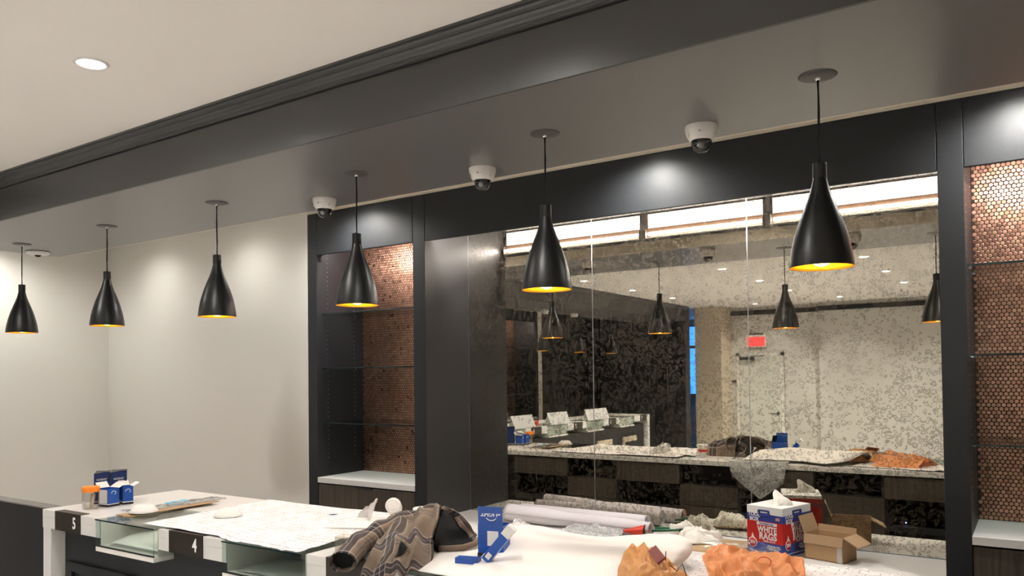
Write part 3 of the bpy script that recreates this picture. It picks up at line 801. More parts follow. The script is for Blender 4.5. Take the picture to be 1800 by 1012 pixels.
# clear jar with orange lid
t = thing('plastic_jar', 'clear plastic jar with orange screw lid at the left end of the counter', 'jar', (-4.050, 2.155, CT + EPS))
obj('body', lathe(BM(), [(.001, 0), (.036, 0), (.039, .004), (.040, .010), (.040, .080), (.037, .088), (.036, .093)], 32), 'jar', t)
obj('lid', lathe(BM(), [(.041, .086), (.042, .088), (.042, .110), (.040, .1125), (.001, .113)], 32), 'orangelid', t)
obj('paper_note', box(BM(), -.028, .004, -.030, -.027, .004, .040), 'cwhite', t)
m = BM(); tube(m, [(.012, -.004, .004), (.017, .004, .075)], .009, 8); obj('cream_stick', m, 'cream', t)
# blue bulb cartons
def carton(label, loc, rot, w_, d_, h, dark, flap=True, left_white=False):
    t = thing('bulb_carton', label, 'carton', loc, rot, 'blue bulb cartons by the jar')
    body = 'navy' if dark else 'blue'
    m = BM(); th = .0012
    box(m, -w_ / 2, w_ / 2, -d_ / 2, -d_ / 2 + th, .014, h); box(m, -w_ / 2, w_ / 2, d_ / 2 - th, d_ / 2, .014, h)
    box(m, w_ / 2 - th, w_ / 2, -d_ / 2, d_ / 2, .014, h); box(m, -w_ / 2, -w_ / 2 + th, -d_ / 2, d_ / 2, .014, h)
    obj('walls', m, body, t)
    obj('foot_band', box(BM(), -w_ / 2 - .0002, w_ / 2 + .0002, -d_ / 2 - .0002, d_ / 2 + .0002, 0, .010), 'bblack', t)
    obj('white_line', box(BM(), -w_ / 2 - .0002, w_ / 2 + .0002, -d_ / 2 - .0002, d_ / 2 + .0002, .010, .014), 'cwhite', t)
    if left_white: obj('side_label', box(BM(), -w_ / 2 + .004, w_ / 2 - .006, -d_ / 2 - .0008, -d_ / 2 + .0002, .016, h - .006), 'cwhite', t)
    if flap:
        m = BM(); box(m, -w_ / 2, w_ / 2, 0, .0012, 0, d_ * .7)
        bmesh.ops.rotate(m, cent=(0, 0, 0), matrix=Matrix.Rotation(R(-62 if not dark else -86), 3, 'X'), verts=m.verts); bmesh.ops.translate(m, vec=(0, d_ / 2, h), verts=m.verts)
        obj('flap', m, 'cwhite' if not dark else 'bblack', t)
        m = BM(); box(m, 0, .0012, -d_ / 2, d_ / 2, 0, w_ * .5)
        bmesh.ops.rotate(m, cent=(0, 0, 0), matrix=Matrix.Rotation(R(-40 if not dark else 82), 3, 'Y'), verts=m.verts); bmesh.ops.translate(m, vec=(-w_ / 2, 0, h), verts=m.verts)
        obj('side_flap', m, 'cwhite' if not dark else 'bblack', t)
    return t
c1 = carton('nearer small blue bulb carton, right of the jar', (-4.052, 2.250, CT + EPS), R(8), .074, .066, .092, False, True, True)
c2 = carton('small blue bulb carton with a raised flap, rightmost of the four', (-4.045, 2.340, CT + EPS), R(-14), .066, .052, .092, False)
c3 = carton('tall navy bulb carton with dark open top, left of two', (-4.178, 2.285, CT + EPS), R(56), .074, .070, .160, True)
c4 = carton('tall navy bulb carton with dark open top, right of two', (-4.138, 2.354, CT + EPS), R(58), .076, .070, .162, True)
for c, x_ in ((c1, .0376), (c2, .0336)):
    m = BM(); tube(m, [(x_, .012 * math.cos(a), .070 + .009 * math.sin(a)) for a in [R(20 * k - 60) for k in range(14)]], .0017, 6); obj('swirl_mark', m, 'digit', c)
for c in (c3, c4):
    text('lettering', 'nLIGHT', .015, 'digit', c, (0, -.0358, .128), FRONT, .0004, bold=.0003)
    m = BM(); tube(m, [(.006 + .010 * math.cos(a), -.0358, .119 + .008 * math.sin(a)) for a in [R(20 * k - 150) for k in range(8)]], .0008, 5); obj('swirl_mark', m, 'digit', c)
# cardboard strip with clear packaging
t = thing('cardboard_strip', 'long flat brown cardboard piece lying on the counter', 'cardboard', (-3.655, 2.34, CT + EPS))
m = grid(lambda u, v: Vector((-.075 + v * .115 + u * .04, -.235 + u * .47, .004 + .006 * nz(u * 3, v * 2, 1) + .010 * u * v)), 22, 6); obj('board', m, 'card', t, solid=.003)
t = thing('clear_sleeve', 'crumpled clear plastic sleeve with a blue label beside the cardboard', 'packaging', (-3.72, 2.40, CT + EPS))
m = grid(lambda u, v: Vector((-.07 + v * .13, -.24 + u * .52, .006 + .016 * abs(nz(u * 9, v * 5, 3)) + .012 * v * (1 - v))), 40, 12); obj('film', m, 'film', t, solid=.0006)
obj('blue_label', grid(lambda u, v: Vector((-.03 + v * .035, -.03 + u * .12, .022 + .006 * nz(u * 4, v, 2))), 8, 3), 'cyan', t, solid=.0008)
def puck(label, loc):
    t = thing('lens_cap', label, 'cap', loc, 0, 'white domed caps on the counter')
    obj('cap', lathe(BM(), [(.062, 0), (.064, .006), (.060, .012), (.048, .026), (.036, .033), (.034, .032), (.001, .031)], 40), M['white'], t)
    obj('rim', lathe(BM(), [(.062, 0), (.0665, .001), (.0665, .005), (.064, .006)], 40), M['greyq'], t)
    return t
puck('white domed cap lying on the brown cardboard', (-3.640, 2.195, CT + .013)); puck('white domed cap on the plan sheet above plate 4', (-3.190, 2.345, CT + .010))
# plan sheet
def plan_fn(u, v):
    # u along x, v front to back
    x = -3.38 + u * 1.07 - .06 * v * (1 - u); y = 2.035 + v * .745
    z = CT + .005 + .0035 * nz(u * 6, v * 5, 4) + .003
    if u > .52:
        k = min(1, (u - .52) / .1); y = y - k * (1 - v) * .035
        z += k * .004
    if u > .93: z += .012 * abs(nz(v * 16, u * 4, 2)) * (u - .93) / .07
    if v < .06 and u > .52: z += .006 * nz(u * 40, 0, 9) - .004
    return Vector((x, y, z))
t = thing('plan_sheet', 'large printed floor plan sheet spread over the counter', 'paper sheet', (-2.85, 2.4, CT))
bm = grid(plan_fn, 70, 46, uvs=(1.4, 1)); obj('sheet', bm, 'plan', t, True, solid=.0008)
m = grid(lambda u, v: Vector((-2.90 + .25 * u, 2.60 + .02 * v + .012 * u, CT + .0135)), 2, 1); bmesh.ops.scale(m, vec=(.12, 1, 1), space=Matrix.Translation((2.77, -2.6, 0)), verts=m.verts); obj('blue_sticker', m, 'blue', t, True, solid=.0006)
tag(obj('paper_packet', grid(lambda u, v: Vector((-2.56 + .30 * u + .03 * v, 2.36 + .16 * v + .11 * u, CT + .0125 + .005 * math.sin(math.pi * u) + .002 * nz(u * 5, v * 4, 8))), 18, 12), 'paper', solid=.006), 'folded white paper packet between the plan sheet and the shirt', 'paper')
# clear bag with tape roll
t = thing('plastic_bag', 'clear plastic bag standing on the plan sheet left of the shirt', 'bag', (-2.52, 2.68, CT + .013))
m = grid(lambda u, v: Vector((-.10 + .11 * u + .02 * v, -.06 + .03 * math.sin(u * 5) * (1 - v), v * (.03 + .065 * u) + .010 * nz(u * 5, v * 5, 1))), 16, 14); obj('film', m, 'milky', t, solid=.0006)
m = lathe(BM(), [(.001, 0), (.030, 0), (.035, .004), (.036, .058), (.033, .064), (.026, .066), (.001, .066)], 32); bmesh.ops.rotate(m, cent=(0, 0, 0), matrix=Matrix.Rotation(R(35), 3, 'Z') @ Matrix.Rotation(R(68), 3, 'X'), verts=m.verts); bmesh.ops.translate(m, vec=(.05, .03, .040), verts=m.verts)
obj('tape_roll', m, 'paper', t)
m = BM(); tube(m, [(.088 + .020 * math.cos(a), -.028 + .014 * math.cos(a), .066 + .022 * math.sin(a)) for a in [R(30 * k) for k in range(12)]], .0015, 5); obj('printed_ring', m, 'greyq', t)
t = thing('clear_tub', 'small clear plastic tub on the counter left of the shirt', 'tub', (-2.165, 2.135, CT + EPS), R(12))
m = BM(); th = .002
for q in ((-.055, .055, -.03, -.03 + th), (-.055, .055, .03 - th, .03), (-.055, -.055 + th, -.03, .03), (.055 - th, .055, -.03, .03)): box(m, q[0], q[1], q[2], q[3], 0, .058)
obj('walls', m, 'jar', t); obj('blue_cap', box(BM(), .02, .048, -.02, .02, .050, .072, .004), 'blue', t)
m = BM()
for k in range(7): box(m, -.045 + k * .012, -.036 + k * .012, -.02 + .006 * (k % 3), .01, .002, .014 + .008 * (k % 2), .001)
obj('small_parts', m, 'strip', t)
# cup
t = thing('paper_cup', 'white paper tub with a red band behind the plaid shirt', 'cup', (-2.185, 2.575, CT + .011))
obj('tub', lathe(BM(), [(.001, 0), (.034, 0), (.038, .04), (.0415, .078), (.043, .080)], 36), 'cwhite', t)
obj('lid', lathe(BM(), [(.044, .076), (.0445, .086), (.041, .089), (.039, .086), (.001, .086)], 36), 'white', t)
obj('red_band', lathe(BM(), [(.0372, .030), (.0395, .052)], 36), 'redpl', t)
# plaid shirt
t = thing('plaid_shirt', 'brown plaid flannel shirt crumpled over the counter edge', 'shirt', (-1.95, 2.3, CT))
NET_SHIRT = [[(-2.223, 2.429, 1.11), (-2.156, 2.466, 1.11), (-2.061, 2.461, 1.11), (-1.986, 2.459, 1.11), (-1.961, 2.485, 1.11)],
    [(-2.213, 2.354, 1.179), (-2.146, 2.391, 1.209), (-2.051, 2.386, 1.234), (-1.976, 2.384, 1.254), (-1.951, 2.41, 1.259)],
    [(-2.102, 2.222, 1.174), (-1.993, 2.205, 1.209), (-1.923, 2.214, 1.229), (-1.865, 2.232, 1.244), (-1.85, 2.264, 1.234)],
    [(-1.99, 2.08, 1.169), (-1.921, 2.095, 1.194), (-1.861, 2.103, 1.209), (-1.83, 2.143, 1.209), (-1.814, 2.186, 1.189)],
    [(-1.936, 1.995, 1.151), (-1.873, 2.013, 1.169), (-1.812, 2.027, 1.179), (-1.784, 2.074, 1.179), (-1.82, 2.2, 1.139)],
    [(-1.964, 1.995, 1.109), (-1.888, 1.995, 1.128), (-1.81, 1.995, 1.141), (-1.758, 2.016, 1.149), (-1.801, 2.163, 1.114)],
    [(-1.986, 1.995, 1.066), (-1.91, 1.995, 1.082), (-1.831, 1.995, 1.093), (-1.767, 1.995, 1.105), (-1.745, 2.037, 1.112)]]
NET_COLLAR = [[(-1.929, 2.375, 1.257), (-1.940, 2.463, 1.214), (-1.890, 2.445, 1.179), (-1.882, 2.486, 1.144), (-1.858, 2.483, 1.109)],
    [(-1.943, 2.414, 1.259), (-1.914, 2.467, 1.229), (-1.871, 2.473, 1.194), (-1.888, 2.531, 1.149), (-1.940, 2.625, 1.109)]]
NET_LINING = [[(-1.926, 2.372, 1.249), (-1.936, 2.426, 1.229), (-1.937, 2.467, 1.209)],
    [(-1.893, 2.302, 1.209), (-1.896, 2.382, 1.189), (-1.888, 2.450, 1.174)],
    [(-1.876, 2.261, 1.169), (-1.883, 2.365, 1.139), (-1.879, 2.490, 1.139)],
    [(-1.905, 2.286, 1.119), (-1.831, 2.305, 1.109), (-1.824, 2.444, 1.109)]]
NET_SHEET = [[(-1.805, 2.794, 1.129), (-1.629, 2.732, 1.129), (-1.436, 2.707, 1.129), (-1.304, 2.760, 1.129), (-1.230, 2.804, 1.129), (-1.137, 2.746, 1.139), (-1.083, 2.669, 1.149)],
    [(-1.734, 2.601, 1.184), (-1.527, 2.499, 1.199), (-1.337, 2.500, 1.189), (-1.209, 2.558, 1.194), (-1.142, 2.604, 1.199), (-1.056, 2.603, 1.204), (-1.000, 2.576, 1.199)],
    [(-1.707, 2.482, 1.169), (-1.505, 2.423, 1.179), (-1.321, 2.448, 1.174), (-1.180, 2.473, 1.179), (-1.088, 2.480, 1.184), (-0.999, 2.485, 1.189), (-0.980, 2.549, 1.179)],
    [(-1.687, 2.366, 1.139), (-1.503, 2.362, 1.144), (-1.337, 2.414, 1.139), (-1.181, 2.452, 1.144), (-1.082, 2.442, 1.154), (-0.993, 2.445, 1.164), (-0.979, 2.525, 1.159)],
    [(-1.646, 2.231, 1.119), (-1.481, 2.253, 1.121), (-1.332, 2.324, 1.119), (-1.170, 2.384, 1.121), (-1.087, 2.405, 1.127), (-1.010, 2.412, 1.139), (-0.993, 2.494, 1.139)],
    [(-1.598, 2.109, 1.121), (-1.430, 2.125, 1.117), (-1.281, 2.199, 1.115), (-1.132, 2.264, 1.115), (-1.072, 2.307, 1.117), (-1.024, 2.351, 1.121), (-1.010, 2.435, 1.123)],
    [(-1.560, 2.006, 1.115), (-1.364, 1.995, 1.112), (-1.202, 2.044, 1.114), (-1.067, 2.097, 1.114), (-1.014, 2.139, 1.115), (-0.981, 2.188, 1.115), (-0.977, 2.264, 1.115)]]
NET_BAGL = [[(-1.190, 2.493, 1.121), (-1.183, 2.547, 1.121), (-1.131, 2.528, 1.121), (-1.075, 2.496, 1.121), (-1.019, 2.457, 1.121), (-0.965, 2.420, 1.121)],
    [(-1.173, 2.427, 1.169), (-1.137, 2.428, 1.194), (-1.101, 2.439, 1.194), (-1.048, 2.411, 1.179), (-0.990, 2.380, 1.159), (-0.946, 2.373, 1.139)],
    [(-1.141, 2.335, 1.159), (-1.090, 2.305, 1.184), (-1.049, 2.311, 1.184), (-1.005, 2.298, 1.174), (-0.961, 2.319, 1.154), (-0.912, 2.345, 1.137)],
    [(-1.119, 2.265, 1.149), (-1.044, 2.198, 1.169), (-1.003, 2.199, 1.169), (-0.969, 2.226, 1.159), (-0.930, 2.265, 1.147), (-0.888, 2.309, 1.131)],
    [(-1.076, 2.169, 1.123), (-1.032, 2.159, 1.123), (-0.983, 2.152, 1.123), (-0.938, 2.166, 1.123), (-0.888, 2.182, 1.123), (-0.843, 2.209, 1.123)]]
NET_BAGR = [[(-0.956, 2.663, 1.115), (-0.914, 2.688, 1.115), (-0.843, 2.682, 1.115), (-0.774, 2.677, 1.115), (-0.712, 2.688, 1.115), (-0.668, 2.696, 1.115)],
    [(-0.905, 2.442, 1.184), (-0.876, 2.505, 1.199), (-0.823, 2.560, 1.189), (-0.749, 2.561, 1.179), (-0.689, 2.603, 1.174), (-0.635, 2.615, 1.169)],
    [(-0.883, 2.396, 1.169), (-0.840, 2.416, 1.179), (-0.780, 2.426, 1.179), (-0.718, 2.453, 1.174), (-0.657, 2.514, 1.169), (-0.612, 2.538, 1.159)],
    [(-0.856, 2.356, 1.149), (-0.798, 2.329, 1.159), (-0.746, 2.345, 1.159), (-0.689, 2.379, 1.154), (-0.632, 2.436, 1.149), (-0.596, 2.479, 1.139)],
    [(-0.815, 2.288, 1.115), (-0.769, 2.281, 1.115), (-0.723, 2.295, 1.115), (-0.662, 2.311, 1.115), (-0.606, 2.345, 1.115), (-0.570, 2.367, 1.115)]]

def crom(p0, p1, p2, p3, t):
    return .5 * ((2 * p1) + (p2 - p0) * t + (2 * p0 - 5 * p1 + 4 * p2 - p3) * t * t + (3 * p1 - p0 - 3 * p2 + p3) * t ** 3)
def netfn(net, fold=None):
    P = [[Vector(q) for q in r] for r in net]
    def row(r, u):
        n = len(r) - 1; x = min(u, .99999) * n; i = int(x)
        return crom(r[max(i - 1, 0)], r[i], r[i + 1], r[min(i + 2, n)], x - i)
    def fn(u, v):
        rr = [row(r, u) for r in P]
        p = row(rr, v)
        return p + fold(u, v) if fold else p
    return fn
def shirt_fold(u, v):
    k = min(1, 5 * v) * min(1, 6 * u + .2) * min(1, 6 * (1 - u) + .2)
    f = .016 * math.sin(15 * (u * 1.1 - v * .45) + 2.5 * nz(u * 3, v * 3, 5)) + .013 * nz(u * 6, v * 6, 2) + .006 * nz(u * 14, v * 13, 6)
    return Vector((.010 * nz(u * 5, v * 5, 8) * k, -.25 * f * k, f * k))
obj('body', grid(netfn(NET_SHIRT, shirt_fold), 80, 90, uvs=(1.35, 2.6)), 'plaid', t, True, solid=.003)
def sleeve_fn(u, v):
    # u along sleeve from shoulder to cuff, v around
    p0, p1, p2, p3 = Vector((-1.99, 2.43, CT + .105)), Vector((-2.10, 2.30, CT + .085)), Vector((-2.125, 2.14, CT + .055)), Vector((-2.035, 1.962, CT + .010))
    k = 1 - u; p = p0 * k ** 3 + p1 * 3 * k * k * u + p2 * 3 * k * u * u + p3 * u ** 3
    d = ((p1 - p0) * 3 * k * k + (p2 - p1) * 6 * k * u + (p3 - p2) * 3 * u * u).normalized()
    a = d.cross(Vector((0, 0, 1))).normalized(); b_ = a.cross(d)
    r = .050 - .004 * u + .008 * nz(u * 7, math.cos(6.283 * v), 3) + .006 * math.sin(26 * u + 3 * math.cos(6.283 * v))
    if u > .86: r = .046
    an = 6.2832 * v
    q = p + a * math.cos(an) * r * 1.05 + b_ * math.sin(an) * r * .85
    q.z = max(q.z, CT + .004) if q.y > 2.0 else q.z
    return q
obj('sleeve', grid(sleeve_fn, 48, 28, uvs=(2.3, 1.5)), 'plaid', t, True, solid=.003)
m = BM(); ce = sleeve_fn(.955, 0); pts = [sleeve_fn(.955, k / 20) for k in range(20)]; m.faces.new([m.verts.new(p) for p in pts]); obj('cuff_lining', m, 'lining', t, True)
obj('collar', grid(netfn(NET_COLLAR, lambda u, v: Vector((0, 0, .004 * nz(u * 6, v * 3, 2)))), 30, 10, uvs=(1.5, .5)), 'plaid', t, True, solid=.004)
obj('black_lining', grid(netfn(NET_LINING, lambda u, v: Vector((0, .012, -.006 + .006 * nz(u * 7, v * 6, 2)))), 20, 20), 'lining', t, True, solid=.003)
pf = netfn(NET_SHIRT, shirt_fold)
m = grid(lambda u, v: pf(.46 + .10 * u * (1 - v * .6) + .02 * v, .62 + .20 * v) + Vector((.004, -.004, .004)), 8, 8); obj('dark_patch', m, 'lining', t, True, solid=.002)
m = BM(); tube(m, [(-1.875, 2.30, CT + .012), (-1.84, 2.315, CT + .014), (-1.80, 2.35, CT + .016), (-1.785, 2.40, CT + .022), (-1.80, 2.45, CT + .028)], .012, 8); obj('neck_band', m, 'plaid', t, True)
# nLIGHT cartons
def big_carton(label, loc, rot, w_, d_, h):
    t = thing('fixture_carton', label, 'carton', loc, rot)
    m = BM(); th = .0016
    box(m, -w_ / 2, w_ / 2, -d_ / 2, -d_ / 2 + th, 0, h); box(m, -w_ / 2, w_ / 2, d_ / 2 - th, d_ / 2, 0, h)
    box(m, w_ / 2 - th, w_ / 2, -d_ / 2, d_ / 2, 0, h); box(m, -w_ / 2, -w_ / 2 + th, -d_ / 2, d_ / 2, 0, h); box(m, -w_ / 2, w_ / 2, -d_ / 2, d_ / 2, 0, th)
    obj('walls', m, 'blue', t)
    return t
t = big_carton('open blue lighting carton standing right of the shirt', (-1.655, 2.345, CT + EPS), R(14), .098, .070, .118)
m = BM(); box(m, -.047, .047, -.0016, 0, 0, .068); bmesh.ops.rotate(m, cent=(0, 0, 0), matrix=Matrix.Rotation(R(4), 3, 'X'), verts=m.verts); bmesh.ops.translate(m, vec=(0, -.033, .118), verts=m.verts)
fl = obj('raised_flap', m, 'blue', t)
text('lettering', 'nLIGHT', .023, 'digit', t, (.002, -.0372, .160), (R(90 + 4), R(180), 0), .0005, bold=.0005)
m = BM(); tube(m, [(.004 + .020 * math.cos(a), -.0368, .150 + .014 * math.sin(a)) for a in [R(15 * k + 200) for k in range(10)]], .0016, 6); obj('swirl_mark', m, 'digit', t)
m = BM(); box(m, 0, .0016, -.034, .034, 0, .050); bmesh.ops.rotate(m, cent=(0, 0, 0), matrix=Matrix.Rotation(R(14), 3, 'Y'), verts=m.verts); bmesh.ops.translate(m, vec=(-.049, 0, .118), verts=m.verts); obj('dark_flap', m, 'bblack', t)
obj('window_label', box(BM(), -.012, .030, -.0362, -.0352, .045, .098), 'cwhite', t)
obj('corner_cap', box(BM(), -.0505, -.020, -.0365, -.034, 0, .018), 'bblack', t)
t = thing('tilted_carton', 'small blue carton tilted against the open blue lighting carton', 'carton', (-1.590, 2.235, CT + .003), R(14))
m = box(BM(), -.016, .016, -.014, .014, 0, .115, .001); bmesh.ops.rotate(m, cent=(0, 0, 0), matrix=Matrix.Rotation(R(40), 3, 'Y'), verts=m.verts); bmesh.ops.translate(m, vec=(-.02, 0, .014), verts=m.verts); obj('sleeve', m, 'blue', t)
m = box(BM(), -.0165, .0165, -.0145, .0145, .115, .155, .001); bmesh.ops.rotate(m, cent=(0, 0, 0), matrix=Matrix.Rotation(R(40), 3, 'Y'), verts=m.verts); bmesh.ops.translate(m, vec=(-.02, 0, .014), verts=m.verts); obj('white_end', m, 'cwhite', t)
m = box(BM(), -.009, .009, -.0150, -.0142, .012, .034); bmesh.ops.rotate(m, cent=(0, 0, 0), matrix=Matrix.Rotation(R(40), 3, 'Y'), verts=m.verts); bmesh.ops.translate(m, vec=(-.02, 0, .014), verts=m.verts); obj('barcode_label', m, 'cwhite', t)
t = thing('flat_carton', 'flat blue carton tucked under the corner of the big sheet', 'carton', (-1.688, 2.205, CT + EPS), R(14))
obj('body', box(BM(), -.025, .06, -.02, .02, 0, .022, .001), 'blue', t)
t = thing('under_sheet', 'flat white paper lying under the shirt and the blue cartons', 'paper sheet', (-1.62, 2.22, CT + .0034))
obj('sheet', grid(lambda u, v: Vector((-.24 + .56 * u, -.19 + .42 * v, .0002 + .0006 * abs(nz(u * 4, v * 4, 2)))), 12, 10), 'paper', t, solid=.0004)
# big white curled sheet
t = thing('white_sheet', 'big bright white paper sheet curling up on the counter', 'paper sheet', (-1.3, 2.4, CT))
obj('sheet', grid(netfn(NET_SHEET, lambda u, v: Vector((0, 0, .0025 * nz(u * 9, v * 7, 3) + .003 * math.exp(-((u - .16 + .1 * v) / .03) ** 2)))), 80, 70), 'paper', t, True, solid=.0012)
# drawing sheets at the right
for i, (x0, x1, y0, y1, a, lb) in enumerate(((-1.06, -.62, 2.30, 2.74, .08, 'white drawing sheet between the two orange bags'), (-.72, -.10, 2.36, 2.775, -.03, 'white drawing sheet on the counter in front of the cardboard box'))):
    t = thing('drawing_sheet', lb, 'paper sheet', ((x0 + x1) / 2, (y0 + y1) / 2, CT + EPS), a, 'drawing sheets at the right of the counter')
    obj('sheet', grid(lambda u, v: Vector(((u - .5) * (x1 - x0), (v - .5) * (y1 - y0), .001 + i * .002 + .0025 * (1 + nz(u * 4, v * 4, i)) + (.016 * abs(nz(u * 12, 1, 3)) * (v > .9) * i))), 24, 18, uvs=(1, .8)), 'plan', t, solid=.0007)
# orange bags
def crumple(bm_r, sx, sy, sz, seed, amp=.22, sub=5, flat=True):
    bm = BM(); bmesh.ops.create_icosphere(bm, subdivisions=sub, radius=1)
    for v in bm.verts:
        d = v.co.normalized()
        n1 = noise.noise(d * 1.6 + Vector((seed, 0, 0))); n2 = abs(noise.noise(d * 3.6 + Vector((0, seed, 0)))); n3 = abs(noise.noise(d * 8 + Vector((0, 0, seed))))
        k = 1 + amp * (1.2 * n1 + 1.5 * (n2 - .25) + .6 * (n3 - .2))
        v.co = Vector((d.x * sx * k, d.y * sy * k, max(.0, (d.z * .8 + .45) * sz * k)))
    for f in bm.faces: f.smooth = True
    return bm
def bag_fold(seed, amp):
    def f(u, v):
        k = min(1, 6 * u + .15) * min(1, 6 * (1 - u) + .15) * min(1, 5 * v) * min(1, 5 * (1 - v) + .1)
        r = abs(nz(u * 5 + seed, v * 4, seed)) * 1.2 + .7 * abs(nz(u * 11 + v * 4, v * 7 + seed, 2)) + .25 * abs(nz(u * 26, v * 20, seed + 4)) - .5
        return Vector((.010 * nz(u * 8, v * 8, seed) * k, .010 * nz(u * 8, v * 8, seed + 9) * k, -amp * r * k))
    return f
t = thing('orange_bag', 'crumpled tan orange plastic bag on the big white sheet, left of two', 'bag', (-1.05, 2.33, CT + .010))
obj('bag', grid(netfn(NET_BAGL, bag_fold(2.3, .024)), 70, 60), 'tanbag', t, True, solid=.001)
obj('red_card', box(BM(), -.003, .003, -.05, .05, -.016, .016), 'maroon', t)
t.children[-1].location = (.045, -.02, .080); t.children[-1].rotation_euler = (.25, .9, .9)
m = BM(); tube(m, [(.085, -.01, .05), (.115, -.03, .040), (.125, -.01, .062), (.145, -.03, .030)], .0016, 6); tube(m, [(.065, .0, .060), (.068, -.002, .090)], .0016, 6); obj('twist_wire', m, 'blackm', t)
t = thing('orange_bag', 'bright orange plastic bag in front of the rags carton, right of two', 'bag', (-.77, 2.48, CT + .006))
obj('bag', grid(netfn(NET_BAGR, bag_fold(6.1, .034)), 80, 60), 'orange', t, True, solid=.001)
m = grid(lambda u, v: Vector((-.20 + .26 * u, .03 + .10 * v + .06 * u, .070 + .030 * (1 - u) * v + .012 * nz(u * 5, v * 5, 7))), 18, 10); obj('clear_film', m, 'film', t)
m = BM(); tube(m, [(.06 + .018 * math.cos(a), -.035 + .01 * math.cos(a), .070 + .015 * math.sin(a)) for a in [R(24 * k) for k in range(16)]], .0015, 5); obj('print_ring', m, 'redpl', t)
# bubble wrap hanging behind
t = thing('bubble_wrap', 'clear bubble wrap hanging over the staff side of the counter', 'bubble wrap', (-1.68, 2.79, CT))
def bw(u, v):
    x = -1.90 + .42 * u
    if v < .45: return Vector((x, 2.60 + v / .45 * .21, CT + .012 + .012 * abs(nz(u * 7, v * 7, 3))))
    k = (v - .45) / .55; drop = .10 + .17 * (1 - abs(u - .55) / .6)
    return Vector((x + .05 * k * (.5 - u), 2.815 + .015 * nz(u * 5, v * 6, 1) + .012 * math.sin(k * 3), CT + .012 - k * drop))
obj('film', grid(bw, 30, 40), 'bubble', t, True, solid=.002)
# loose papers in the first display case
t = thing('loose_papers', 'loose white papers inside the glass case under plate 5', 'papers', (CX0 + .78, 2.17, .985), 0)
for k in range(3):
    obj('leaf', grid(lambda u, v: Vector((-.19 + .40 * u + .01 * k, -.13 + .24 * v, .003 + .006 * k + .03 * max(0, v - .3) * (1 - u) + .018 * (1 - u) * (k == 2) * math.sin(3 * v))), 12, 8), 'paper' if k != 1 else 'greyq', t, solid=.0008)
tag(obj('folded_paper', grid(lambda u, v: Vector((CX0 + 1.55 + .34 * u, 2.04 + .26 * v, .988 + .004 * math.sin(4 * u))), 10, 6), 'greyq', solid=.002), 'flat grey paper lying inside the second glass case', 'paper')

# ================================================================== THINGS ON THE NICHE LEDGE
def roll(label, p0, p1, r0, r1, seed):
    t = thing('paper_roll', label, 'paper roll', p0, 0, 'paper rolls on the ledge')
    p0, p1 = Vector(p0), Vector(p1); d = p1 - p0; L_ = d.length; d.normalize(); a = d.cross(Vector((0, 0, 1))).normalized(); b_ = a.cross(d)
    def fn(u, v):
        an = v * 6.2832 * 3.2; r = (r0 + (r1 - r0) * u) * (1 - .17 * v) * (1 + .03 * nz(u * 4 + seed, math.cos(an), 1))
        sag = 1 - .16 * math.exp(-((u - .45) / .1) ** 2) * (seed > 1)
        return d * (L_ * u) + a * math.cos(an) * r + b_ * (math.sin(an) * r * sag)
    obj('sheet', grid(fn, 40, 110), 'lilac', t, solid=.0008)
    return t
roll('rear rolled paper on the ledge against the mirror', (-2.72, 4.165, NT + .048), (-1.86, 4.15, NT + .048), .045, .047, 0)
roll('front rolled paper on the ledge with a dent', (-2.735, 4.030, NT + .056), (-1.78, 4.015, NT + .043), .054, .041, 2)
m = grid(lambda u, v: Vector((-2.28 + .36 * u, 3.88 + .11 * v, NT + .004 + max(0, .052 * v * (.5 + .5 * math.sin(u * 3)) + .022 * nz(u * 9, v * 5, 2)))), 40, 18)
tag(obj('bubble_wrap', m, 'bubble', solid=.002), 'crumpled bubble wrap along the front of the paper rolls', 'bubble wrap')
tag(obj('bubble_wrap', grid(lambda u, v: Vector((-1.70 + .10 * u, 2.44 + .12 * v, CT + .02 + .085 * v * (1 - u * .4) + .012 * nz(u * 9, v * 9, 5))), 14, 14), 'bubble', solid=.002), 'small piece of bubble wrap behind the open blue carton', 'bubble wrap')
t = thing('red_packet', 'red pointed plastic packet at the end of the front roll', 'packet', (-1.86, 3.965, NT + EPS), R(5))
def cone_fn(u, v):
    an = v * 6.2832; r = .006 + .034 * u
    return Vector((-.06 + .125 * u, math.cos(an) * r, .032 + math.sin(an) * r * .85 + .010 * u))
obj('packet', grid(cone_fn, 10, 16), 'redpl', t, solid=.001)
m = BM(); m.faces.new([m.verts.new(cone_fn(.98, k / 12) + Vector((.001, 0, 0))) for k in range(12)]); obj('dark_end', m, 'bblack', t)
t = thing('pliers', 'pliers with green grips lying right of the red packet', 'pliers', (-1.66, 4.09, NT + .030), R(8))
for s in (-1, 1):
    m = BM(); tube(m, [(-.13, .040 * s, .006), (-.08, .034 * s, .010), (-.02, .014 * s, .012), (.02, .004 * s, .012)], [.006, .008, .007, .005], 10); obj('grip', m, 'green', t)
m = BM(); tube(m, [(.015, 0, .012), (.05, .003, .012), (.09, 0, .012)], [.010, .011, .004], 10); obj('jaw', m, 'blackm', t)
tag(obj('cardboard_sheet', grid(lambda u, v: Vector((-1.80 + .56 * u + .02 * v, 3.83 + .26 * v - .02 * u, NT + .004 + .022 * u * v + .004 * nz(u * 5, v * 4, 1))), 24, 14), 'card', solid=.004), 'flat brown cardboard sheet on the ledge left of the rags carton', 'cardboard')
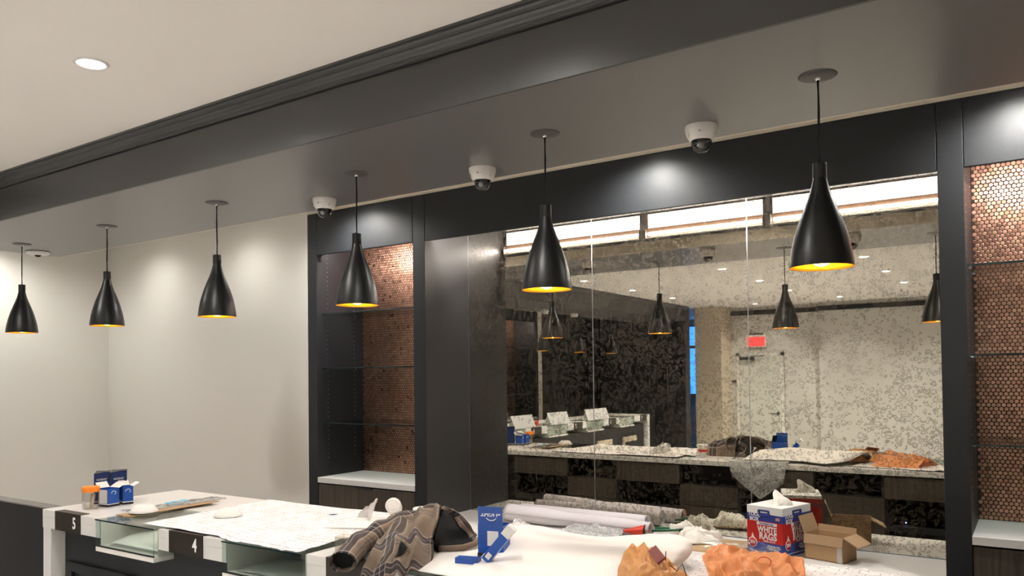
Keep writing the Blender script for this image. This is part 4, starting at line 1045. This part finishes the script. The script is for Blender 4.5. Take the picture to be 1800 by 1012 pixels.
def rag(label, loc, s, seed):
    def fn(u, v):
        x = (u - .5) * s; y = (v - .5) * s * .62
        e = min(1, 6 * min(u, 1 - u)) * min(1, 6 * min(v, 1 - v)); z = .006 + e * (.030 + .045 * math.exp(-((u - .45) ** 2 + (v - .5) ** 2) * 6) + .030 * noise.noise(Vector((u * 3.4 + seed, v * 3, 0))) - .022 * abs(noise.noise(Vector((u * 7, v * 6 + seed, 2)))) + .010 * noise.noise(Vector((u * 15, v * 13 + seed, 5))))
        return Vector((x + .05 * nz(u * 3, v * 3, seed + 3), y + .04 * nz(u * 3, v * 3, seed + 5), z))
    o = obj('cleaning_rag', grid(fn, 40, 34), 'rag', solid=.002); o.location = loc
    return tag(o, label, 'rag', 'rags on the ledge')
rag('crumpled off-white rag on the brown cardboard sheet', (-1.50, 4.00, NT + .010), .25, 1.7)
rag('small crumpled rag behind the pliers near the mirror', (-1.62, 4.14, NT + .004), .16, 6.2)
t = thing('sticker', 'small pale label lying on the brown cardboard sheet', 'label', (-1.30, 3.93, NT + .034), .3)
obj('label', box(BM(), -.03, .03, -.014, .014, 0, .001), 'greyq', t)
# rags carton
t = thing('rags_carton', 'red white and blue carton of white rags with a rag sticking out', 'carton', (-1.0935, 4.033, NT + EPS), R(-17.0))
w_, d_, h = .198, .255, .238
hw, hd = w_ / 2, d_ / 2
obj('lower_blue', box(BM(), -hw, hw, -hd, hd, 0, .062, .001), 'bagblue', t)
obj('red_band', box(BM(), -hw, hw, -hd, hd, .062, .165), 'red', t)
obj('upper_blue', box(BM(), -hw, hw, -hd, hd, .165, .200), 'bagblue', t)
obj('white_top', box(BM(), -hw, hw, -hd, hd, .200, h, .001), 'cwhite', t)
obj('back_red', box(BM(), -hw * .62, hw + .0005, hd - .001, hd + .0007, .004, h - .016), 'red', t)
obj('back_blue', box(BM(), -hw - .0003, -hw * .62, hd - .001, hd + .0007, .10, h - .016), 'bagblue', t)
def carton_art(rz, half, width):
    # artwork of one face; local frame rotated about z
    mt = Matrix.Rotation(rz, 4, 'Z')
    def at(x, z): return mt @ Vector((x, -half - .0006, z))
    rot = (R(90), 0, rz)
    k = width / .198
    text('lettering', 'PROFESSIONAL', .0115 * k, 'bagblue', t, mt @ Vector((.012 * k, -half - .0016, .1535)), rot, .0003, bold=.0003)
    m = box(BM(), -.044 * k, .068 * k, -half - .0010, -half + .001, .1465, .1605, .001); bmesh.ops.transform(m, matrix=mt, verts=m.verts); obj('word_plate', m, 'cwhite', t)
    text('lettering', 'WHITE', .041 * k, 'cwhite', t, at(.014 * k, .125), rot, .0008, bold=.0012, xs=.84)
    text('lettering', 'RAGS', .046 * k, 'cwhite', t, at(.018 * k, .092), rot, .0008, bold=.0014, xs=.86)
    text('lettering', 'PAPER CLOTH', .010 * k, 'cwhite', t, at(.026 * k, .069), rot, .0005, bold=.0002)
    text('lettering', 'TOOL\nBOX', .027 * k, 'cwhite', t, at(-.058 * k, .183), rot, .0006, bold=.0008, xs=.9)
    text('lettering', 'Works Like Cloth\nStrong & Absorbent\nMulti-Purpose', .0092 * k, 'cwhite', t, at(.050 * k, .041), rot, .0004, bold=.0002)
    m = lathe(BM(), [(.001, -.0004), (.026, -.0004), (.026, .0012), (.001, .0012)], 8); bmesh.ops.rotate(m, cent=(0, 0, 0), matrix=Matrix.Rotation(R(90), 3, 'X'), verts=m.verts)
    bmesh.ops.translate(m, vec=(-.068 * k, -half, .056), verts=m.verts); bmesh.ops.transform(m, matrix=mt, verts=m.verts); obj('count_badge', m, 'cwhite', t)
    m = lathe(BM(), [(.001, -.0004), (.023, -.0004), (.023, .0017), (.001, .0017)], 8); bmesh.ops.rotate(m, cent=(0, 0, 0), matrix=Matrix.Rotation(R(90), 3, 'X'), verts=m.verts)
    bmesh.ops.translate(m, vec=(-.068 * k, -half, .056), verts=m.verts); bmesh.ops.transform(m, matrix=mt, verts=m.verts); obj('badge_face', m, 'red', t)
    text('lettering', '200', .020 * k, 'cwhite', t, mt @ Vector((-.068 * k, -half - .0020, .056)), rot, .0004, bold=.0006)
    m = BM(); prism(m, [(-.076 * k, .078), (-.056 * k, .078), (-.064 * k, .090), (-.067 * k, .104), (-.072 * k, .090)], -half - .0012, -half + .001); bmesh.ops.transform(m, matrix=mt, verts=m.verts); obj('rag_print', m, 'cwhite', t)
    m = box(BM(), -.035 * k, .030 * k, -half - .0008, -half + .001, .195, .222, .006); bmesh.ops.transform(m, matrix=mt, verts=m.verts); obj('handle_print', m, 'bagblue', t)
    m = box(BM(), -.022 * k, .018 * k, -half - .0013, -half + .001, .206, .2125, .001); bmesh.ops.transform(m, matrix=mt, verts=m.verts); obj('handle_slot', m, 'cwhite', t)
    m = box(BM(), .062 * k, .084 * k, -half - .0009, -half + .001, .176, .190); bmesh.ops.transform(m, matrix=mt, verts=m.verts); obj('flag_print', m, 'flag', t)
    m = BM()
    for q in range(14): box(m, (-.085 + q * .0125) * k, (-.077 + q * .0125) * k, -half - .0008, -half + .001, .0125, .0155)
    bmesh.ops.transform(m, matrix=mt, verts=m.verts); obj('small_print', m, 'digit', t)
carton_art(0, hd, .198); carton_art(R(90), hw, .235)
# back face as it shows in the mirror
mt_ = R(180)
for s, sz, z, x in (('WHITE', .041, .150, .012), ('RAGS', .044, .118, .014)):
    text('lettering', s, sz, 'cwhite', t, Matrix.Rotation(mt_, 4, 'Z') @ Vector((x, -hd - .0012, z)), (R(90), 0, mt_), .0008, bold=.0012, xs=.84)
text('lettering', 'TOOL BOX', .020, 'bagblue', t, Matrix.Rotation(mt_, 4, 'Z') @ Vector((-.050, -hd - .0012, .190)), (R(90), 0, mt_), .0006, bold=.0008)
def tissue(u, v):
    a = 6.2832 * v; r = .044 * (1 - u) ** .8 * (1 + .45 * math.sin(3 * a + 2 * u)) + .004
    return Vector((r * math.cos(a) - .010 * u + .012 * math.sin(u * 5), r * .8 * math.sin(a) + .01 * u, u * .072 + .006 * nz(u * 4, math.cos(a) * 2, 4)))
m = grid(tissue, 20, 40); bmesh.ops.translate(m, vec=(.015, -.02, h - .004), verts=m.verts); obj('protruding_rag', m, 'rag', t, solid=.001)
# open cardboard box
t = thing('cardboard_box', 'open empty cardboard box with spread flaps right of the rags carton', 'cardboard box', (-.845, 4.005, NT + EPS), R(-14))
w_, d_, h, th = .190, .140, .118, .004
hw, hd = w_ / 2, d_ / 2
for q in ((-hw, hw, -hd, -hd + th), (-hw, hw, hd - th, hd), (-hw, -hw + th, -hd, hd), (hw - th, hw, -hd, hd)):
    obj('side', box(BM(), q[0], q[1], q[2], q[3], 0, h), 'card', t)
obj('bottom', box(BM(), -hw, hw, -hd, hd, 0, th), 'cardin', t)
def flap(axis, ang, at, dims):
    m = BM(); box(m, *dims); bmesh.ops.rotate(m, cent=(0, 0, 0), matrix=Matrix.Rotation(R(ang), 3, axis), verts=m.verts); bmesh.ops.translate(m, vec=at, verts=m.verts)
    return obj('flap', m, 'cardin', t)
flap('Y', -22, (-hw, 0, h), (0, .004, -hd, hd, 0, .085))           # raised left flap
flap('Y', 118, (hw, 0, h), (-.004, 0, -hd, hd, 0, .080))            # right flap folded out
flap('X', 168, (0, -hd, h), (-hw, hw, -.004, 0, 0, .045))
flap('X', -8, (0, hd, h), (-hw, hw, 0, .004, 0, .028))
obj('white_tape', box(BM(), hw - .030, hw - .006, -hd - .001, -hd + .001, 0, h - .012), 'tape', t)
